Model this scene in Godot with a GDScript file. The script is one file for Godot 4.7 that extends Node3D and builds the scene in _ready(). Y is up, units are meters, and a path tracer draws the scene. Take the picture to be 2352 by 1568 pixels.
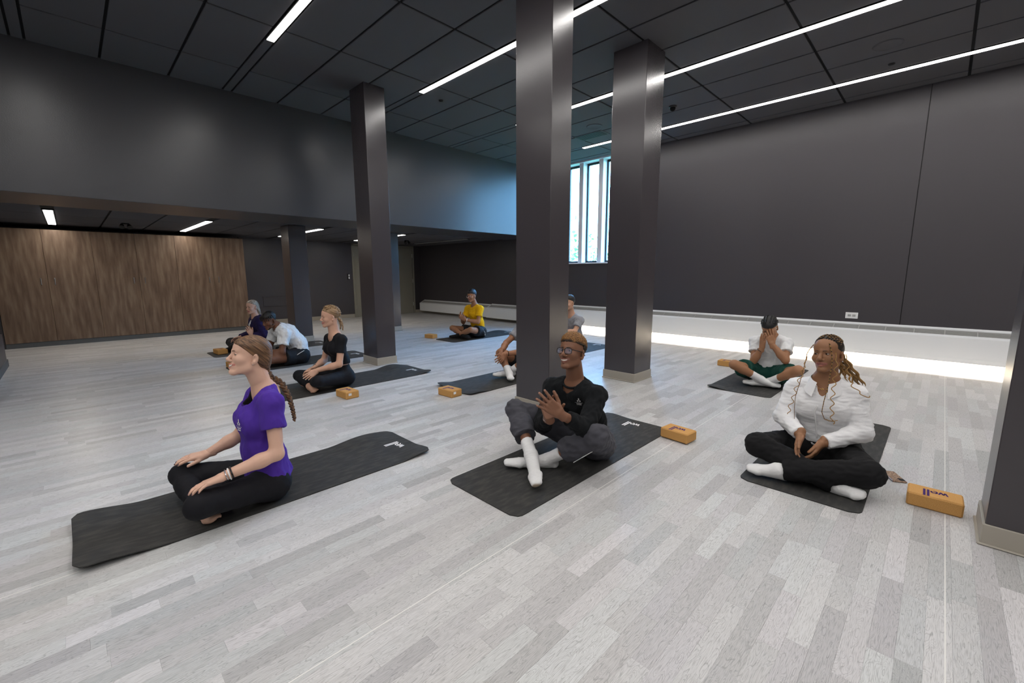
extends Node3D
# A low-ceilinged fitness studio with people seated on yoga mats. Units: metres, y up.
# Window wall faces -x at x = 8.19, the bulkhead faces +z at z = -7.12, floor at y = 0.

const CEIL := 3.71
const LOW := 2.165
const XW := 8.194
const ZB := -7.122
const ZF := -12.40
const XL := -4.6
const ZN := 4.6

var M := {}
var used := {}
var rng := RandomNumberGenerator.new()


# ---------------------------------------------------------------- mesh collector
class MB:
	var v := PackedVector3Array()
	var n := PackedVector3Array()
	var t := PackedVector2Array()
	var c := PackedColorArray()
	var i := PackedInt32Array()
	var col := Color.WHITE

	func tri(a: Vector3, b: Vector3, d: Vector3, na: Vector3, nb: Vector3, nd: Vector3) -> void:
		# a, b, d counter-clockwise seen from outside
		var k := v.size()
		v.append(a); v.append(b); v.append(d)
		n.append(na); n.append(nb); n.append(nd)
		for q in 3:
			t.append(Vector2.ZERO)
			c.append(col)
		i.append(k); i.append(k + 2); i.append(k + 1)

	func quad(a: Vector3, b: Vector3, d: Vector3, e: Vector3, uv := Rect2(0, 0, 1, 1)) -> void:
		var nn := (b - a).cross(d - a)
		if nn.length_squared() < 1e-18:
			nn = (d - a).cross(e - a)
		nn = nn.normalized()
		var k := v.size()
		v.append(a); v.append(b); v.append(d); v.append(e)
		for q in 4:
			n.append(nn)
			c.append(col)
		t.append(uv.position); t.append(uv.position + Vector2(uv.size.x, 0)); t.append(uv.end); t.append(uv.position + Vector2(0, uv.size.y))
		for q in [0, 2, 1, 0, 3, 2]:
			i.append(k + q)

	func metric_uv(from: int) -> void:
		for k in range(from, v.size()):
			var a := n[k].abs()
			if a.z >= a.x and a.z >= a.y:
				t[k] = Vector2(v[k].x, v[k].y)
			elif a.x >= a.y:
				t[k] = Vector2(v[k].z, v[k].y)
			else:
				t[k] = Vector2(v[k].x, v[k].z)

	func box(lo: Vector3, hi: Vector3, bevel := 0.0, xf := Transform3D()) -> void:
		var from := v.size()
		var b := minf(bevel, 0.49 * minf(hi.x - lo.x, minf(hi.y - lo.y, hi.z - lo.z)))
		for ax in 3:
			for s in [-1, 1]:
				var u: int = (ax + 1) % 3
				var w: int = (ax + 2) % 3
				var p := []
				for q in [[-1, -1], [1, -1], [1, 1], [-1, 1]]:
					var x := Vector3()
					x[ax] = hi[ax] if s > 0 else lo[ax]
					x[u] = (hi[u] - b) if q[0] > 0 else (lo[u] + b)
					x[w] = (hi[w] - b) if q[1] > 0 else (lo[w] + b)
					p.append(x)
				if s > 0:
					quad(p[0], p[1], p[2], p[3])
				else:
					quad(p[3], p[2], p[1], p[0])
		if b > 0.0:
			for ax in 3:
				var u: int = (ax + 1) % 3
				var w: int = (ax + 2) % 3
				for su in [-1, 1]:
					for sw in [-1, 1]:
						var p := []
						for q in [[0, 0], [1, 0], [1, 1], [0, 1]]:
							var x := Vector3()
							x[ax] = (hi[ax] - b) if q[0] == 1 else (lo[ax] + b)
							var first: bool = q[1] == 0
							x[u] = (hi[u] - (0.0 if first else b)) if su > 0 else (lo[u] + (0.0 if first else b))
							x[w] = (hi[w] - (b if first else 0.0)) if sw > 0 else (lo[w] + (b if first else 0.0))
							p.append(x)
						if su * sw > 0:
							quad(p[0], p[1], p[2], p[3])
						else:
							quad(p[3], p[2], p[1], p[0])
			for sx in [-1, 1]:
				for sy in [-1, 1]:
					for sz in [-1, 1]:
						var k := Vector3(hi.x if sx > 0 else lo.x, hi.y if sy > 0 else lo.y, hi.z if sz > 0 else lo.z)
						var e := Vector3(-sx * b, -sy * b, -sz * b)
						var p0 := k + Vector3(0, e.y, e.z)
						var p1 := k + Vector3(e.x, 0, e.z)
						var p2 := k + Vector3(e.x, e.y, 0)
						var nn := Vector3(sx, sy, sz).normalized()
						if sx * sy * sz > 0:
							tri(p0, p1, p2, nn, nn, nn)
						else:
							tri(p0, p2, p1, nn, nn, nn)
		metric_uv(from)
		if xf != Transform3D():
			for k in range(from, v.size()):
				v[k] = xf * v[k]
				n[k] = xf.basis * n[k]

	func grid(pts: Array, closed_u: bool, cap0: bool, cap1: bool) -> void:
		# pts: rings of equal length, smooth shaded; ring order counter-clockwise round the direction of travel
		var rings := pts.size()
		var m: int = pts[0].size()
		var from := v.size()
		for a in rings:
			for b in m:
				v.append(pts[a][b])
				n.append(Vector3.ZERO)
				t.append(Vector2(float(b) / m, float(a) / rings))
				c.append(col)
		var last := m if closed_u else m - 1
		for a in rings - 1:
			for b in last:
				var q0 := from + a * m + b
				var q1 := from + a * m + (b + 1) % m
				var q2 := q1 + m
				var q3 := q0 + m
				for w in [[q0, q1, q2], [q0, q2, q3]]:
					var nn: Vector3 = (v[w[1]] - v[w[0]]).cross(v[w[2]] - v[w[0]])
					for z in w:
						n[z] += nn
					i.append(w[0]); i.append(w[2]); i.append(w[1])
		for k in range(from, v.size()):
			n[k] = n[k].normalized()
		for cap in [[cap0, 0], [cap1, rings - 1]]:
			if cap[0]:
				var mid := Vector3.ZERO
				for p in pts[cap[1]]:
					mid += p
				mid /= m
				var fwd: Vector3 = (pts[1][0] - pts[0][0]) if cap[1] == 0 else (pts[rings - 1][0] - pts[rings - 2][0])
				for b in m:
					var p0: Vector3 = pts[cap[1]][b]
					var p1: Vector3 = pts[cap[1]][(b + 1) % m]
					var nn := (p0 - mid).cross(p1 - mid).normalized()
					if cap[1] == 0:
						tri(mid, p1, p0, -nn, -nn, -nn)
					else:
						tri(mid, p0, p1, nn, nn, nn)

	func tube(path: Array, radii: Array, sides := 10, flat := 1.0, cap := true) -> void:
		var rings := []
		var side := Vector3.ZERO
		for k in path.size():
			var d: Vector3 = (path[mini(k + 1, path.size() - 1)] - path[maxi(k - 1, 0)]).normalized()
			if side == Vector3.ZERO:
				side = d.cross(Vector3.UP if absf(d.y) < 0.9 else Vector3.RIGHT).normalized()
			side = (side - d * side.dot(d)).normalized()
			var up := side.cross(d)
			var ring := []
			var r: float = radii[k] if k < radii.size() else radii[radii.size() - 1]
			for s in sides:
				var a := -TAU * s / sides
				ring.append(path[k] + side * cos(a) * r + up * sin(a) * r * flat)
			rings.append(ring)
		grid(rings, true, cap, cap)

	func lathe(profile: Array, sides: int, xf := Transform3D()) -> void:
		# profile: Vector2(radius, height) from bottom to top, about local y
		var rings := []
		for p in profile:
			var ring := []
			for s in sides:
				var a := -TAU * s / sides
				ring.append(xf * Vector3(cos(a) * p.x, p.y, sin(a) * p.x))
			rings.append(ring)
		grid(rings, true, false, false)

	func ball(mid: Vector3, r: Vector3, seg := 12, basis := Basis()) -> void:
		var rings := []
		for a in seg / 2 + 1:
			var f := -PI / 2 + PI * a / (seg / 2)
			var ring := []
			for s in seg:
				var g := -TAU * s / seg
				ring.append(mid + basis * (Vector3(cos(f) * cos(g), sin(f), cos(f) * sin(g)) * r))
			rings.append(ring)
		grid(rings, true, false, false)

	func mesh() -> ArrayMesh:
		var arr := []
		arr.resize(Mesh.ARRAY_MAX)
		arr[Mesh.ARRAY_VERTEX] = v
		arr[Mesh.ARRAY_NORMAL] = n
		arr[Mesh.ARRAY_TEX_UV] = t
		arr[Mesh.ARRAY_COLOR] = c
		arr[Mesh.ARRAY_INDEX] = i
		var m := ArrayMesh.new()
		m.add_surface_from_arrays(Mesh.PRIMITIVE_TRIANGLES, arr)
		return m


# ---------------------------------------------------------------- nodes
func numbered(called: String) -> String:
	var k: int = used.get(called, 0)
	used[called] = k + 1
	return called if k == 0 else "%s_%03d" % [called, k]


func tag(o: Node3D, label: String, category := "", group := "", kind := "") -> Node3D:
	if label != "":
		o.set_meta("label", label)
	if category != "":
		o.set_meta("category", category)
	if group != "":
		o.set_meta("group", group)
	if kind != "":
		o.set_meta("kind", kind)
	return o


func thing(called: String, label: String, category: String, at := Vector3.ZERO, turn := 0.0, group := "") -> Node3D:
	var o := Node3D.new()
	o.name = numbered(called)
	add_child(o)
	o.position = at
	o.rotation.y = turn
	return tag(o, label, category, group)


func structure(called: String, label := "") -> Node3D:
	var o := Node3D.new()
	o.name = numbered(called)
	add_child(o)
	return tag(o, label, "", "", "structure")


func part(called: String, mb: MB, m: Material, parent: Node3D) -> MeshInstance3D:
	return put(called, mb.mesh(), m, parent)


func put(called: String, mesh: Mesh, m: Material, parent: Node3D) -> MeshInstance3D:
	var o := MeshInstance3D.new()
	o.name = called
	o.mesh = mesh
	o.material_override = m
	o.cast_shadow = GeometryInstance3D.SHADOW_CASTING_SETTING_ON
	parent.add_child(o, true)
	return o


func boxpart(called: String, lo: Vector3, hi: Vector3, m: Material, parent: Node3D, bevel := 0.0) -> MeshInstance3D:
	var mb := MB.new()
	mb.box(lo, hi, bevel)
	return part(called, mb, m, parent)


# ---------------------------------------------------------------- materials
func lin(r: float, g: float, b: float) -> Color:
	return Color(r, g, b).linear_to_srgb()


func paint(called: String, c: Color, rough: float, spec := 0.5, metal := 0.0) -> StandardMaterial3D:
	var m := StandardMaterial3D.new()
	m.resource_name = called
	m.albedo_color = c
	m.roughness = rough
	m.metallic_specular = spec
	m.metallic = metal
	M[called] = m
	return m


func noise_tex(freq: float, octaves: int, ramp: Gradient, size := 512, type := FastNoiseLite.TYPE_SIMPLEX_SMOOTH, sd := 1, warp := 0.0, seamless := true) -> NoiseTexture2D:
	var nz := FastNoiseLite.new()
	nz.noise_type = type
	nz.seed = sd
	nz.frequency = freq
	nz.fractal_octaves = octaves
	if warp > 0.0:
		nz.domain_warp_enabled = true
		nz.domain_warp_amplitude = warp
		nz.domain_warp_frequency = freq * 2.0
	var t := NoiseTexture2D.new()
	t.width = size
	t.height = size
	t.seamless = seamless
	t.noise = nz
	t.color_ramp = ramp
	return t


func ramp(stops: Array) -> Gradient:
	var g := Gradient.new()
	var o := PackedFloat32Array()
	var c := PackedColorArray()
	for s in stops:
		o.append(s[0])
		c.append(s[1])
	g.offsets = o
	g.colors = c
	return g


func grey(x: float) -> Color:
	return Color(x, x, x)


func bumpy(m: StandardMaterial3D, freq: float, scale: float, cm: float, sd := 5) -> void:
	m.heightmap_enabled = true
	m.heightmap_texture = noise_tex(freq, 3, null, 512, FastNoiseLite.TYPE_SIMPLEX_SMOOTH, sd)
	m.heightmap_scale = cm
	m.uv1_triplanar = true
	m.uv1_world_triplanar = true
	m.uv1_scale = Vector3.ONE * scale


func glow(called: String, c: Color, e: float) -> StandardMaterial3D:
	var m := paint(called, Color(0.9, 0.9, 0.9), 0.6)
	m.emission_enabled = true
	m.emission = c
	m.emission_energy_multiplier = e
	return m


func materials() -> void:
	bumpy(paint("wall", lin(0.050, 0.045, 0.051), 0.40, 0.5), 0.06, 2.0, 0.03)
	bumpy(paint("bulkhead", lin(0.055, 0.053, 0.058), 0.30, 0.5), 0.06, 2.0, 0.03)
	bumpy(paint("pillar", lin(0.050, 0.044, 0.049), 0.25, 0.55), 0.06, 2.0, 0.02)
	paint("tile", lin(0.085, 0.083, 0.091), 0.95, 0.3)
	paint("tee", lin(0.006, 0.006, 0.007), 0.8, 0.3)
	paint("base", lin(0.36, 0.33, 0.28), 0.5, 0.4)
	paint("base_grey", lin(0.09, 0.095, 0.10), 0.6, 0.4)
	paint("white_metal", lin(0.72, 0.74, 0.76), 0.38, 0.5)
	paint("grille", lin(0.36, 0.36, 0.35), 0.5, 0.4)
	paint("door", lin(0.25, 0.24, 0.20), 0.55, 0.4)
	paint("steel", lin(0.55, 0.55, 0.55), 0.3, 0.5, 1.0)
	paint("black", lin(0.008, 0.008, 0.009), 0.5, 0.4)
	paint("white", lin(0.8, 0.8, 0.8), 0.5)
	paint("mullion", lin(0.75, 0.77, 0.8), 0.5)
	paint("frame", lin(0.012, 0.014, 0.018), 0.5)
	paint("purple_ink", lin(0.05, 0.02, 0.13), 0.7, 0.3)
	paint("white_ink", lin(0.8, 0.8, 0.8), 0.8, 0.3)
	var glass := paint("glass", Color(0.95, 1.0, 1.0, 0.06), 0.0)
	glass.transparency = BaseMaterial3D.TRANSPARENCY_ALPHA
	glow("led", Color(1.0, 0.985, 0.97), 6.0)
	glow("led_warm", Color(1.0, 0.93, 0.82), 6.0)
	# wood print of the vinyl floor: growth rings as contour lines of stretched noise
	var stops := []
	for k in 15:
		var a := 0.12 + 0.05 * k
		stops.append([a, grey(0.985)])
		stops.append([a + 0.026, grey(0.955 + 0.02 * (k % 2))])
		stops.append([a + 0.033, grey(0.80 + 0.06 * (k % 3))])
		stops.append([a + 0.040, grey(0.975)])
	var fl := paint("plank", Color.WHITE, 0.36, 0.42)
	fl.vertex_color_use_as_albedo = true
	fl.albedo_texture = noise_tex(0.0036, 3, ramp(stops), 1024, FastNoiseLite.TYPE_SIMPLEX_SMOOTH, 11, 14.0)
	fl.detail_enabled = true
	fl.detail_blend_mode = BaseMaterial3D.BLEND_MODE_MUL
	fl.detail_uv_layer = BaseMaterial3D.DETAIL_UV_2
	fl.detail_albedo = noise_tex(0.035, 4, ramp([[0.2, grey(0.86)], [0.45, grey(0.98)], [0.8, grey(1.0)]]), 512, FastNoiseLite.TYPE_SIMPLEX_SMOOTH, 4)
	paint("floor_gap", lin(0.40, 0.40, 0.39), 0.5)
	paint("seam", lin(0.74, 0.73, 0.70), 0.4)
	# cabinet laminate: brown oak with upright streaks
	var wd := paint("cabinet", Color.WHITE, 0.45, 0.45)
	wd.albedo_texture = noise_tex(0.012, 5, ramp([[0.15, lin(0.100, 0.063, 0.041)], [0.42, lin(0.138, 0.090, 0.060)], [0.58, lin(0.155, 0.103, 0.069)], [0.85, lin(0.20, 0.143, 0.10)]]), 1024, FastNoiseLite.TYPE_SIMPLEX_SMOOTH, 21, 6.0)
	wd.uv1_scale = Vector3(0.9, 0.11, 1)
	# mats: black rubber with faint scuffs
	var mt := paint("mat", Color.WHITE, 0.72, 0.4)
	mt.albedo_texture = noise_tex(0.02, 5, ramp([[0.2, lin(0.028, 0.028, 0.028)], [0.55, lin(0.036, 0.036, 0.035)], [0.85, lin(0.052, 0.050, 0.046)]]), 512, FastNoiseLite.TYPE_SIMPLEX_SMOOTH, 31)
	mt.uv1_triplanar = true
	mt.uv1_scale = Vector3(0.7, 1, 2.2)
	mt.heightmap_enabled = true
	mt.heightmap_texture = noise_tex(0.12, 3, null, 512, FastNoiseLite.TYPE_SIMPLEX_SMOOTH, 33)
	mt.heightmap_scale = 0.05
	# cork
	var ck := paint("cork", Color.WHITE, 0.85, 0.3)
	ck.albedo_texture = noise_tex(0.22, 3, ramp([[0.25, lin(0.42, 0.20, 0.055)], [0.5, lin(0.57, 0.31, 0.105)], [0.75, lin(0.66, 0.39, 0.15)]]), 256, FastNoiseLite.TYPE_SIMPLEX_SMOOTH, 41)
	ck.uv1_triplanar = true
	ck.uv1_scale = Vector3.ONE * 6.0
	# leopard print of the phone case
	var lp := paint("leopard", Color.WHITE, 0.35)
	lp.albedo_texture = noise_tex(0.045, 2, ramp([[0.0, lin(0.60, 0.42, 0.30)], [0.40, lin(0.60, 0.42, 0.30)], [0.43, lin(0.012, 0.01, 0.01)], [0.56, lin(0.012, 0.01, 0.01)], [0.6, lin(0.30, 0.17, 0.10)], [1.0, lin(0.36, 0.2, 0.12)]]), 256, FastNoiseLite.TYPE_SIMPLEX_SMOOTH, 51)
	lp.uv1_triplanar = true
	lp.uv1_scale = Vector3.ONE * 9.0
	paint("leaf", lin(0.16, 0.30, 0.08), 0.8)
	paint("bark", lin(0.08, 0.06, 0.045), 0.9)
	paint("lawn", lin(0.10, 0.18, 0.06), 0.95)
	paint("lens", lin(0.35, 0.35, 0.34), 0.4)


# ---------------------------------------------------------------- camera, sky, light
func strip_light(at: Vector3, width: float, length: float, radiance: float, c: Color, called: String, parent: Node3D, tilt := -90.0) -> void:
	var l := AreaLight3D.new()
	l.name = called
	parent.add_child(l, true)
	l.area_size = Vector2(width, length)
	l.light_color = c
	l.light_energy = radiance * width * length / PI
	l.position = at
	l.rotation_degrees = Vector3(tilt, 0, 0)
	l.shadow_enabled = true
	l.area_range = 40.0
	l.area_attenuation = 2.0


const EYE := Vector3(0, 1.28, 0)
const FOCAL := 994.34
var cam_right := Vector3()
var cam_up := Vector3()
var cam_fwd := Vector3()


func set_camera() -> void:
	var t := deg_to_rad(45.351)
	var p := deg_to_rad(8.932)
	var r := deg_to_rad(-0.144)
	cam_fwd = Vector3(sin(t) * cos(p), -sin(p), -cos(t) * cos(p))
	var rt := Vector3(cos(t), 0, sin(t))
	var up := rt.cross(cam_fwd)
	cam_right = rt * cos(r) + up * sin(r)
	cam_up = -rt * sin(r) + up * cos(r)
	var cam := Camera3D.new()
	cam.name = "camera"
	add_child(cam)
	cam.transform = Transform3D(Basis(cam_right, cam_up, -cam_fwd), EYE)
	cam.fov = rad_to_deg(2.0 * atan(784.0 / FOCAL))
	cam.near = 0.05
	cam.far = 200.0
	cam.current = true


func set_sky() -> void:
	var we := WorldEnvironment.new()
	we.name = "world_environment"
	var e := Environment.new()
	e.background_mode = Environment.BG_SKY
	var sky := Sky.new()
	var sm := ProceduralSkyMaterial.new()
	sm.sky_top_color = lin(0.17, 0.50, 1.0)
	sm.sky_horizon_color = lin(0.26, 0.62, 1.0)
	sm.ground_bottom_color = lin(0.12, 0.16, 0.12)
	sm.ground_horizon_color = lin(0.35, 0.45, 0.45)
	sm.sun_angle_max = 0.0
	sky.sky_material = sm
	e.sky = sky
	e.background_energy_multiplier = SKY
	e.tonemap_mode = Environment.TONE_MAPPER_LINEAR
	e.tonemap_exposure = EXPOSURE
	e.sdfgi_enabled = true
	e.ssao_enabled = true
	e.ssil_enabled = true
	we.environment = e
	add_child(we)


const SKY := 38.0
const EXPOSURE := 1.06
const STRIP := 30.0
const LIGHT_X := [-3.84, -1.97, -0.10, 1.77, 3.64, 5.51, 7.38]
const GZ := [-6.27, -5.025, -3.78, -2.535, -1.29, -0.045, 1.2, 2.445, 3.69]


# ---------------------------------------------------------------- room shell
func plank_mesh(x0: float, x1: float, z0: float, z1: float, tone: Color, uo: Vector2, solid: bool, mb: MB, t2: PackedVector2Array) -> void:
	var from := mb.v.size()
	mb.col = tone
	if solid:
		mb.box(Vector3(x0, -0.004, z0), Vector3(x1, 0.0, z1), 0.0003)
	else:
		mb.quad(Vector3(x0, 0, z1), Vector3(x1, 0, z1), Vector3(x1, 0, z0), Vector3(x0, 0, z0))
	for k in range(from, mb.v.size()):
		var q := Vector2(mb.v[k].x - x0, mb.v[k].z - z0)
		mb.t[k] = uo + Vector2(q.x / 1.9, q.y / 0.36)
		t2.append(uo * 1.7 + Vector2(q.x / 1.1, q.y / 0.075))


func with_uv2(mb: MB, t2: PackedVector2Array) -> ArrayMesh:
	var arr := []
	arr.resize(Mesh.ARRAY_MAX)
	arr[Mesh.ARRAY_VERTEX] = mb.v
	arr[Mesh.ARRAY_NORMAL] = mb.n
	arr[Mesh.ARRAY_TEX_UV] = mb.t
	arr[Mesh.ARRAY_TEX_UV2] = t2
	arr[Mesh.ARRAY_COLOR] = mb.c
	arr[Mesh.ARRAY_INDEX] = mb.i
	var m := ArrayMesh.new()
	m.add_surface_from_arrays(Mesh.PRIMITIVE_TRIANGLES, arr)
	return m


func build_floor() -> void:
	var f := structure("floor", "pale grey wood print floor of short staggered strips")
	boxpart("floor_base", Vector3(XL, -0.2, ZF - 0.35), Vector3(XW + 0.3, -0.0035, ZN), M.floor_gap, f)
	rng.seed = 7
	var all := []
	var wz := 0.0705
	var rows := int((ZN - ZF) / wz)
	for r in rows:
		var z0 := ZN - (r + 1) * wz
		var x := XL + rng.randf() * 0.3
		while x < XW + 0.25:
			var len: float = [0.26, 0.34, 0.42, 0.5, 0.62][rng.randi() % 5]
			var tone := 0.585 + 0.055 * rng.randfn()
			tone = clampf(tone, 0.46, 0.68)
			var w := rng.randf()
			var tint := Color(tone * 1.0, tone * 0.99, tone * 0.985)
			if w < 0.25:
				tint = Color(tone * 0.985, tone * 1.0, tone * 0.995)
			elif w < 0.45:
				tint = Color(tone * 1.005, tone * 0.985, tone * 0.995)
			var mid := Vector3(x + len / 2, 0, z0 + wz / 2) - EYE
			var d := mid.dot(cam_fwd)
			var u := mid.dot(cam_right) / maxf(d, 0.01)
			var vv := mid.dot(cam_up) / maxf(d, 0.01)
			var score := 0.0
			if d > 0.3 and absf(u) < 1.24 and absf(vv) < 0.84:
				score = len / (d * d * mid.length())
				if x > -0.15 and x < 1.7 and z0 > -3.1 and z0 < -2.52:
					score = 0.0
				if x > 1.5 and x < 3.3 and z0 > -2.08 and z0 < -1.46:
					score = 0.0
			all.append([score, x, len, z0, tint, Vector2(rng.randf(), rng.randf())])
			x += len
	all.sort_custom(func(a, b): return a[0] > b[0])
	var far := MB.new()
	var far2 := PackedVector2Array()
	for k in all.size():
		var a: Array = all[k]
		var x1: float = minf(a[1] + a[2], XW + 0.3)
		if k < 300 and a[0] > 0.0:
			var mb := MB.new()
			var t2 := PackedVector2Array()
			plank_mesh(a[1], x1 - 0.0003, a[3], a[3] + wz - 0.0003, a[4], a[5], true, mb, t2)
			put("plank", with_uv2(mb, t2), M.plank, f)
		else:
			plank_mesh(a[1], x1, a[3], a[3] + wz, a[4], a[5], false, far, far2)
	var rest := put("plank_field", with_uv2(far, far2), M.plank, f)
	tag(rest, "", "", "", "stuff")
	for z in [0.14, -1.34, -2.55]:
		boxpart("seam", Vector3(XL, 0.0, z - 0.0022), Vector3(XW, 0.0004, z + 0.0022), M.seam, f)


func tiles(o: Node3D, xs: Array, zs: Array, y: float) -> void:
	for a in xs.size() - 1:
		for b in zs.size() - 1:
			var x0: float = xs[a][1]
			var x1: float = xs[a + 1][0]
			if x1 - x0 < 0.05:
				continue
			boxpart("ceiling_tile", Vector3(x0, y, zs[b] + 0.013), Vector3(x1, y + 0.016, zs[b + 1] - 0.013), M.tile, o, 0.003)


func build_ceiling() -> void:
	var o := structure("ceiling", "dark grey suspended ceiling of large tiles in a black grid")
	boxpart("ceiling_slab", Vector3(XL - 0.2, CEIL + 0.012, ZB - 0.02), Vector3(XW + 0.5, CEIL + 0.25, ZN + 0.2), M.tee, o)
	var xs := [[XL, XL]]
	for lx in LIGHT_X:
		xs.append([lx - 0.063, lx + 0.063])
		for k in [1, 2]:
			var x: float = lx + 0.6233 * k
			if x < XW - 0.1:
				xs.append([x - 0.012, x + 0.012])
	xs.append([XW, XW])
	var zs := [ZB - 0.013]
	zs.append_array(GZ)
	zs.append(ZN + 0.013)
	tiles(o, xs, zs, CEIL)
	for lx in LIGHT_X:
		boxpart("channel_filler", Vector3(lx - 0.042, CEIL + 0.001, ZB), Vector3(lx + 0.042, CEIL + 0.014, -5.33), M.tile, o, 0.002)
	var lo := structure("ceiling_low", "lower dark tiled ceiling behind the bulkhead")
	boxpart("ceiling_slab", Vector3(XL - 0.2, LOW + 0.012, ZF - 0.2), Vector3(XW + 0.5, LOW + 0.25, ZB - 1.15), M.tee, lo)
	tiles(lo, xs, [ZF - 0.013, -12.0, -10.76, -9.52, ZB - 1.147], LOW)


func ceiling_lights() -> void:
	var names := ["leftmost, out of frame", "second from the left", "above the left edge of the view", "left of the nearest left pillar", "beside the central pillar", "beyond the square pillar", "nearest the window wall"]
	var k := 0
	for lx in LIGHT_X:
		var o := thing("linear_ceiling_light", "long white linear ceiling light, " + names[k], "ceiling light", Vector3(lx, CEIL, 0), 0.0, "linear lights of the high ceiling")
		boxpart("housing", Vector3(-0.045, -0.004, -5.32), Vector3(0.045, 0.012, 4.3), M.tee, o)
		boxpart("light_diffuser", Vector3(-0.036, -0.012, -5.31), Vector3(0.036, -0.003, 4.29), M.led, o, 0.002)
		strip_light(Vector3(0, -0.016, -0.51), 0.07, 9.6, STRIP, Color(1.0, 0.985, 0.97), "strip", o)
		k += 1
	k = 0
	for lx in LIGHT_X:
		if lx < -1.0:
			continue
		var nm: String = ["near the left end of the cabinets", "above the right part of the cabinets", "behind the first far pillar", "behind the left pillar", "unlit, in front of the far heater"][k]
		var o := thing("short_ceiling_light", "short linear light in the low ceiling, " + nm, "ceiling light", Vector3(lx, LOW, 0), 0.0, "linear lights of the low ceiling")
		boxpart("housing", Vector3(-0.06, -0.004, -11.35), Vector3(0.06, 0.012, -8.9), M.tee, o)
		boxpart("light_diffuser", Vector3(-0.048, -0.012, -11.33), Vector3(0.048, -0.003, -8.93), M.led if k < 4 else M.lens, o, 0.002)
		if k < 4:
			strip_light(Vector3(0, -0.016, -10.13), 0.09, 2.4, 18.0, Color(1.0, 0.95, 0.88), "strip", o)
		k += 1


func build_walls() -> void:
	# window wall, with the tall window band between z = -7.05 and -4.35
	var w := structure("wall_right", "charcoal window wall with a fine vertical panel joint")
	var x0 := XW
	var x1 := XW + 0.32
	boxpart("wall_panel", Vector3(x0, 0, -0.372), Vector3(x1, CEIL, ZN), M.wall, w, 0.002)
	boxpart("wall_panel", Vector3(x0, 0, -4.35), Vector3(x1, CEIL, -0.380), M.wall, w, 0.002)
	boxpart("wall_joint", Vector3(x0 + 0.006, 0, -0.38), Vector3(x1, CEIL, -0.372), M.black, w)
	boxpart("wall_panel", Vector3(x0, 0, -7.06), Vector3(x1, 1.49, -4.35), M.wall, w)
	boxpart("wall_panel", Vector3(x0, 0, ZB - 1.7), Vector3(x1, CEIL, -7.06), M.wall, w)
	boxpart("wall_panel", Vector3(x0 + 0.035, 0, ZF), Vector3(x1, CEIL, ZB - 1.7), M.wall, w)
	var b := structure("wall_bulkhead", "tall charcoal bulkhead spanning the room above head height")
	boxpart("bulkhead", Vector3(XL, 2.15, ZB - 1.16), Vector3(XW, CEIL + 0.05, ZB), M.bulkhead, b, 0.004)
	var f := structure("wall_far", "charcoal far wall behind the low ceiling")
	boxpart("wall_panel", Vector3(XL, 0, ZF - 0.3), Vector3(5.94, LOW + 0.1, ZF), M.wall, f)
	boxpart("wall_panel", Vector3(7.93, 0, ZF - 0.3), Vector3(XW + 0.3, LOW + 0.1, ZF), M.wall, f)
	boxpart("wall_panel", Vector3(5.94, 2.14, ZF - 0.3), Vector3(7.93, LOW + 0.1, ZF), M.wall, f)
	boxpart("wall_backing", Vector3(5.9, 0, ZF - 0.3), Vector3(8.0, LOW + 0.1, ZF - 0.15), M.wall, f)
	boxpart("pilaster", Vector3(3.02, 0, ZF), Vector3(3.28, LOW + 0.01, ZF + 0.06), M.wall, f)
	for r in [[0.44, 0.455], [0.69, 0.705]]:
		boxpart("access_panel_rail", Vector3(3.43, r[0], ZF), Vector3(4.02, r[1], ZF + 0.014), M.wall, f, 0.003)
	boxpart("access_panel", Vector3(3.45, 0.455, ZF), Vector3(4.0, 0.69, ZF + 0.008), M.wall, f, 0.003)
	var l := structure("wall_left", "charcoal side wall out of view")
	boxpart("wall_panel", Vector3(XL - 0.2, 0, ZF), Vector3(XL, CEIL, ZN), M.wall, l)
	var nr := structure("wall_near", "charcoal wall behind the camera")
	boxpart("wall_panel", Vector3(XL - 0.2, 0, ZN), Vector3(XW + 0.3, CEIL, ZN + 0.2), M.wall, nr)
	# baseboards
	var bb := structure("baseboard_far", "tan rubber base along the far wall")
	boxpart("base_strip", Vector3(3.28, 0, ZF), Vector3(5.88, 0.10, ZF + 0.012), M.base, bb, 0.002)
	boxpart("base_strip", Vector3(7.99, 0, ZF), Vector3(XW + 0.03, 0.10, ZF + 0.012), M.base, bb, 0.002)
	boxpart("base_strip", Vector3(3.0, 0, ZF + 0.06), Vector3(3.30, 0.10, ZF + 0.072), M.base, bb, 0.002)
	var br := structure("baseboard_right", "tan rubber base below the wall heaters")
	boxpart("base_strip", Vector3(XW - 0.012, 0, -8.82), Vector3(XW, 0.10, ZN), M.base, br, 0.002)
	boxpart("base_strip", Vector3(XW + 0.023, 0, ZF), Vector3(XW + 0.035, 0.10, -8.82), M.base, br, 0.002)


func pillar(x0: float, z0: float, sx: float, sz: float, top: float, label: String) -> void:
	# x0, z0: corner of lowest x and highest z
	var o := structure("pillar", label)
	boxpart("shaft", Vector3(x0, 0, z0 - sz), Vector3(x0 + sx, top + 0.008, z0), M.pillar, o, 0.004)
	var t := 0.009
	boxpart("rubber_base", Vector3(x0 - t, 0, z0 - sz - t), Vector3(x0 + sx + t, 0.104, z0 + t), M.base, o, 0.003)
	var mb := MB.new()
	mb.box(Vector3(x0 - t - 0.010, 0, z0 - sz - t - 0.010), Vector3(x0 + sx + t + 0.010, 0.011, z0 + t + 0.010), 0.005)
	part("base_toe", mb, M.base, o)


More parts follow.
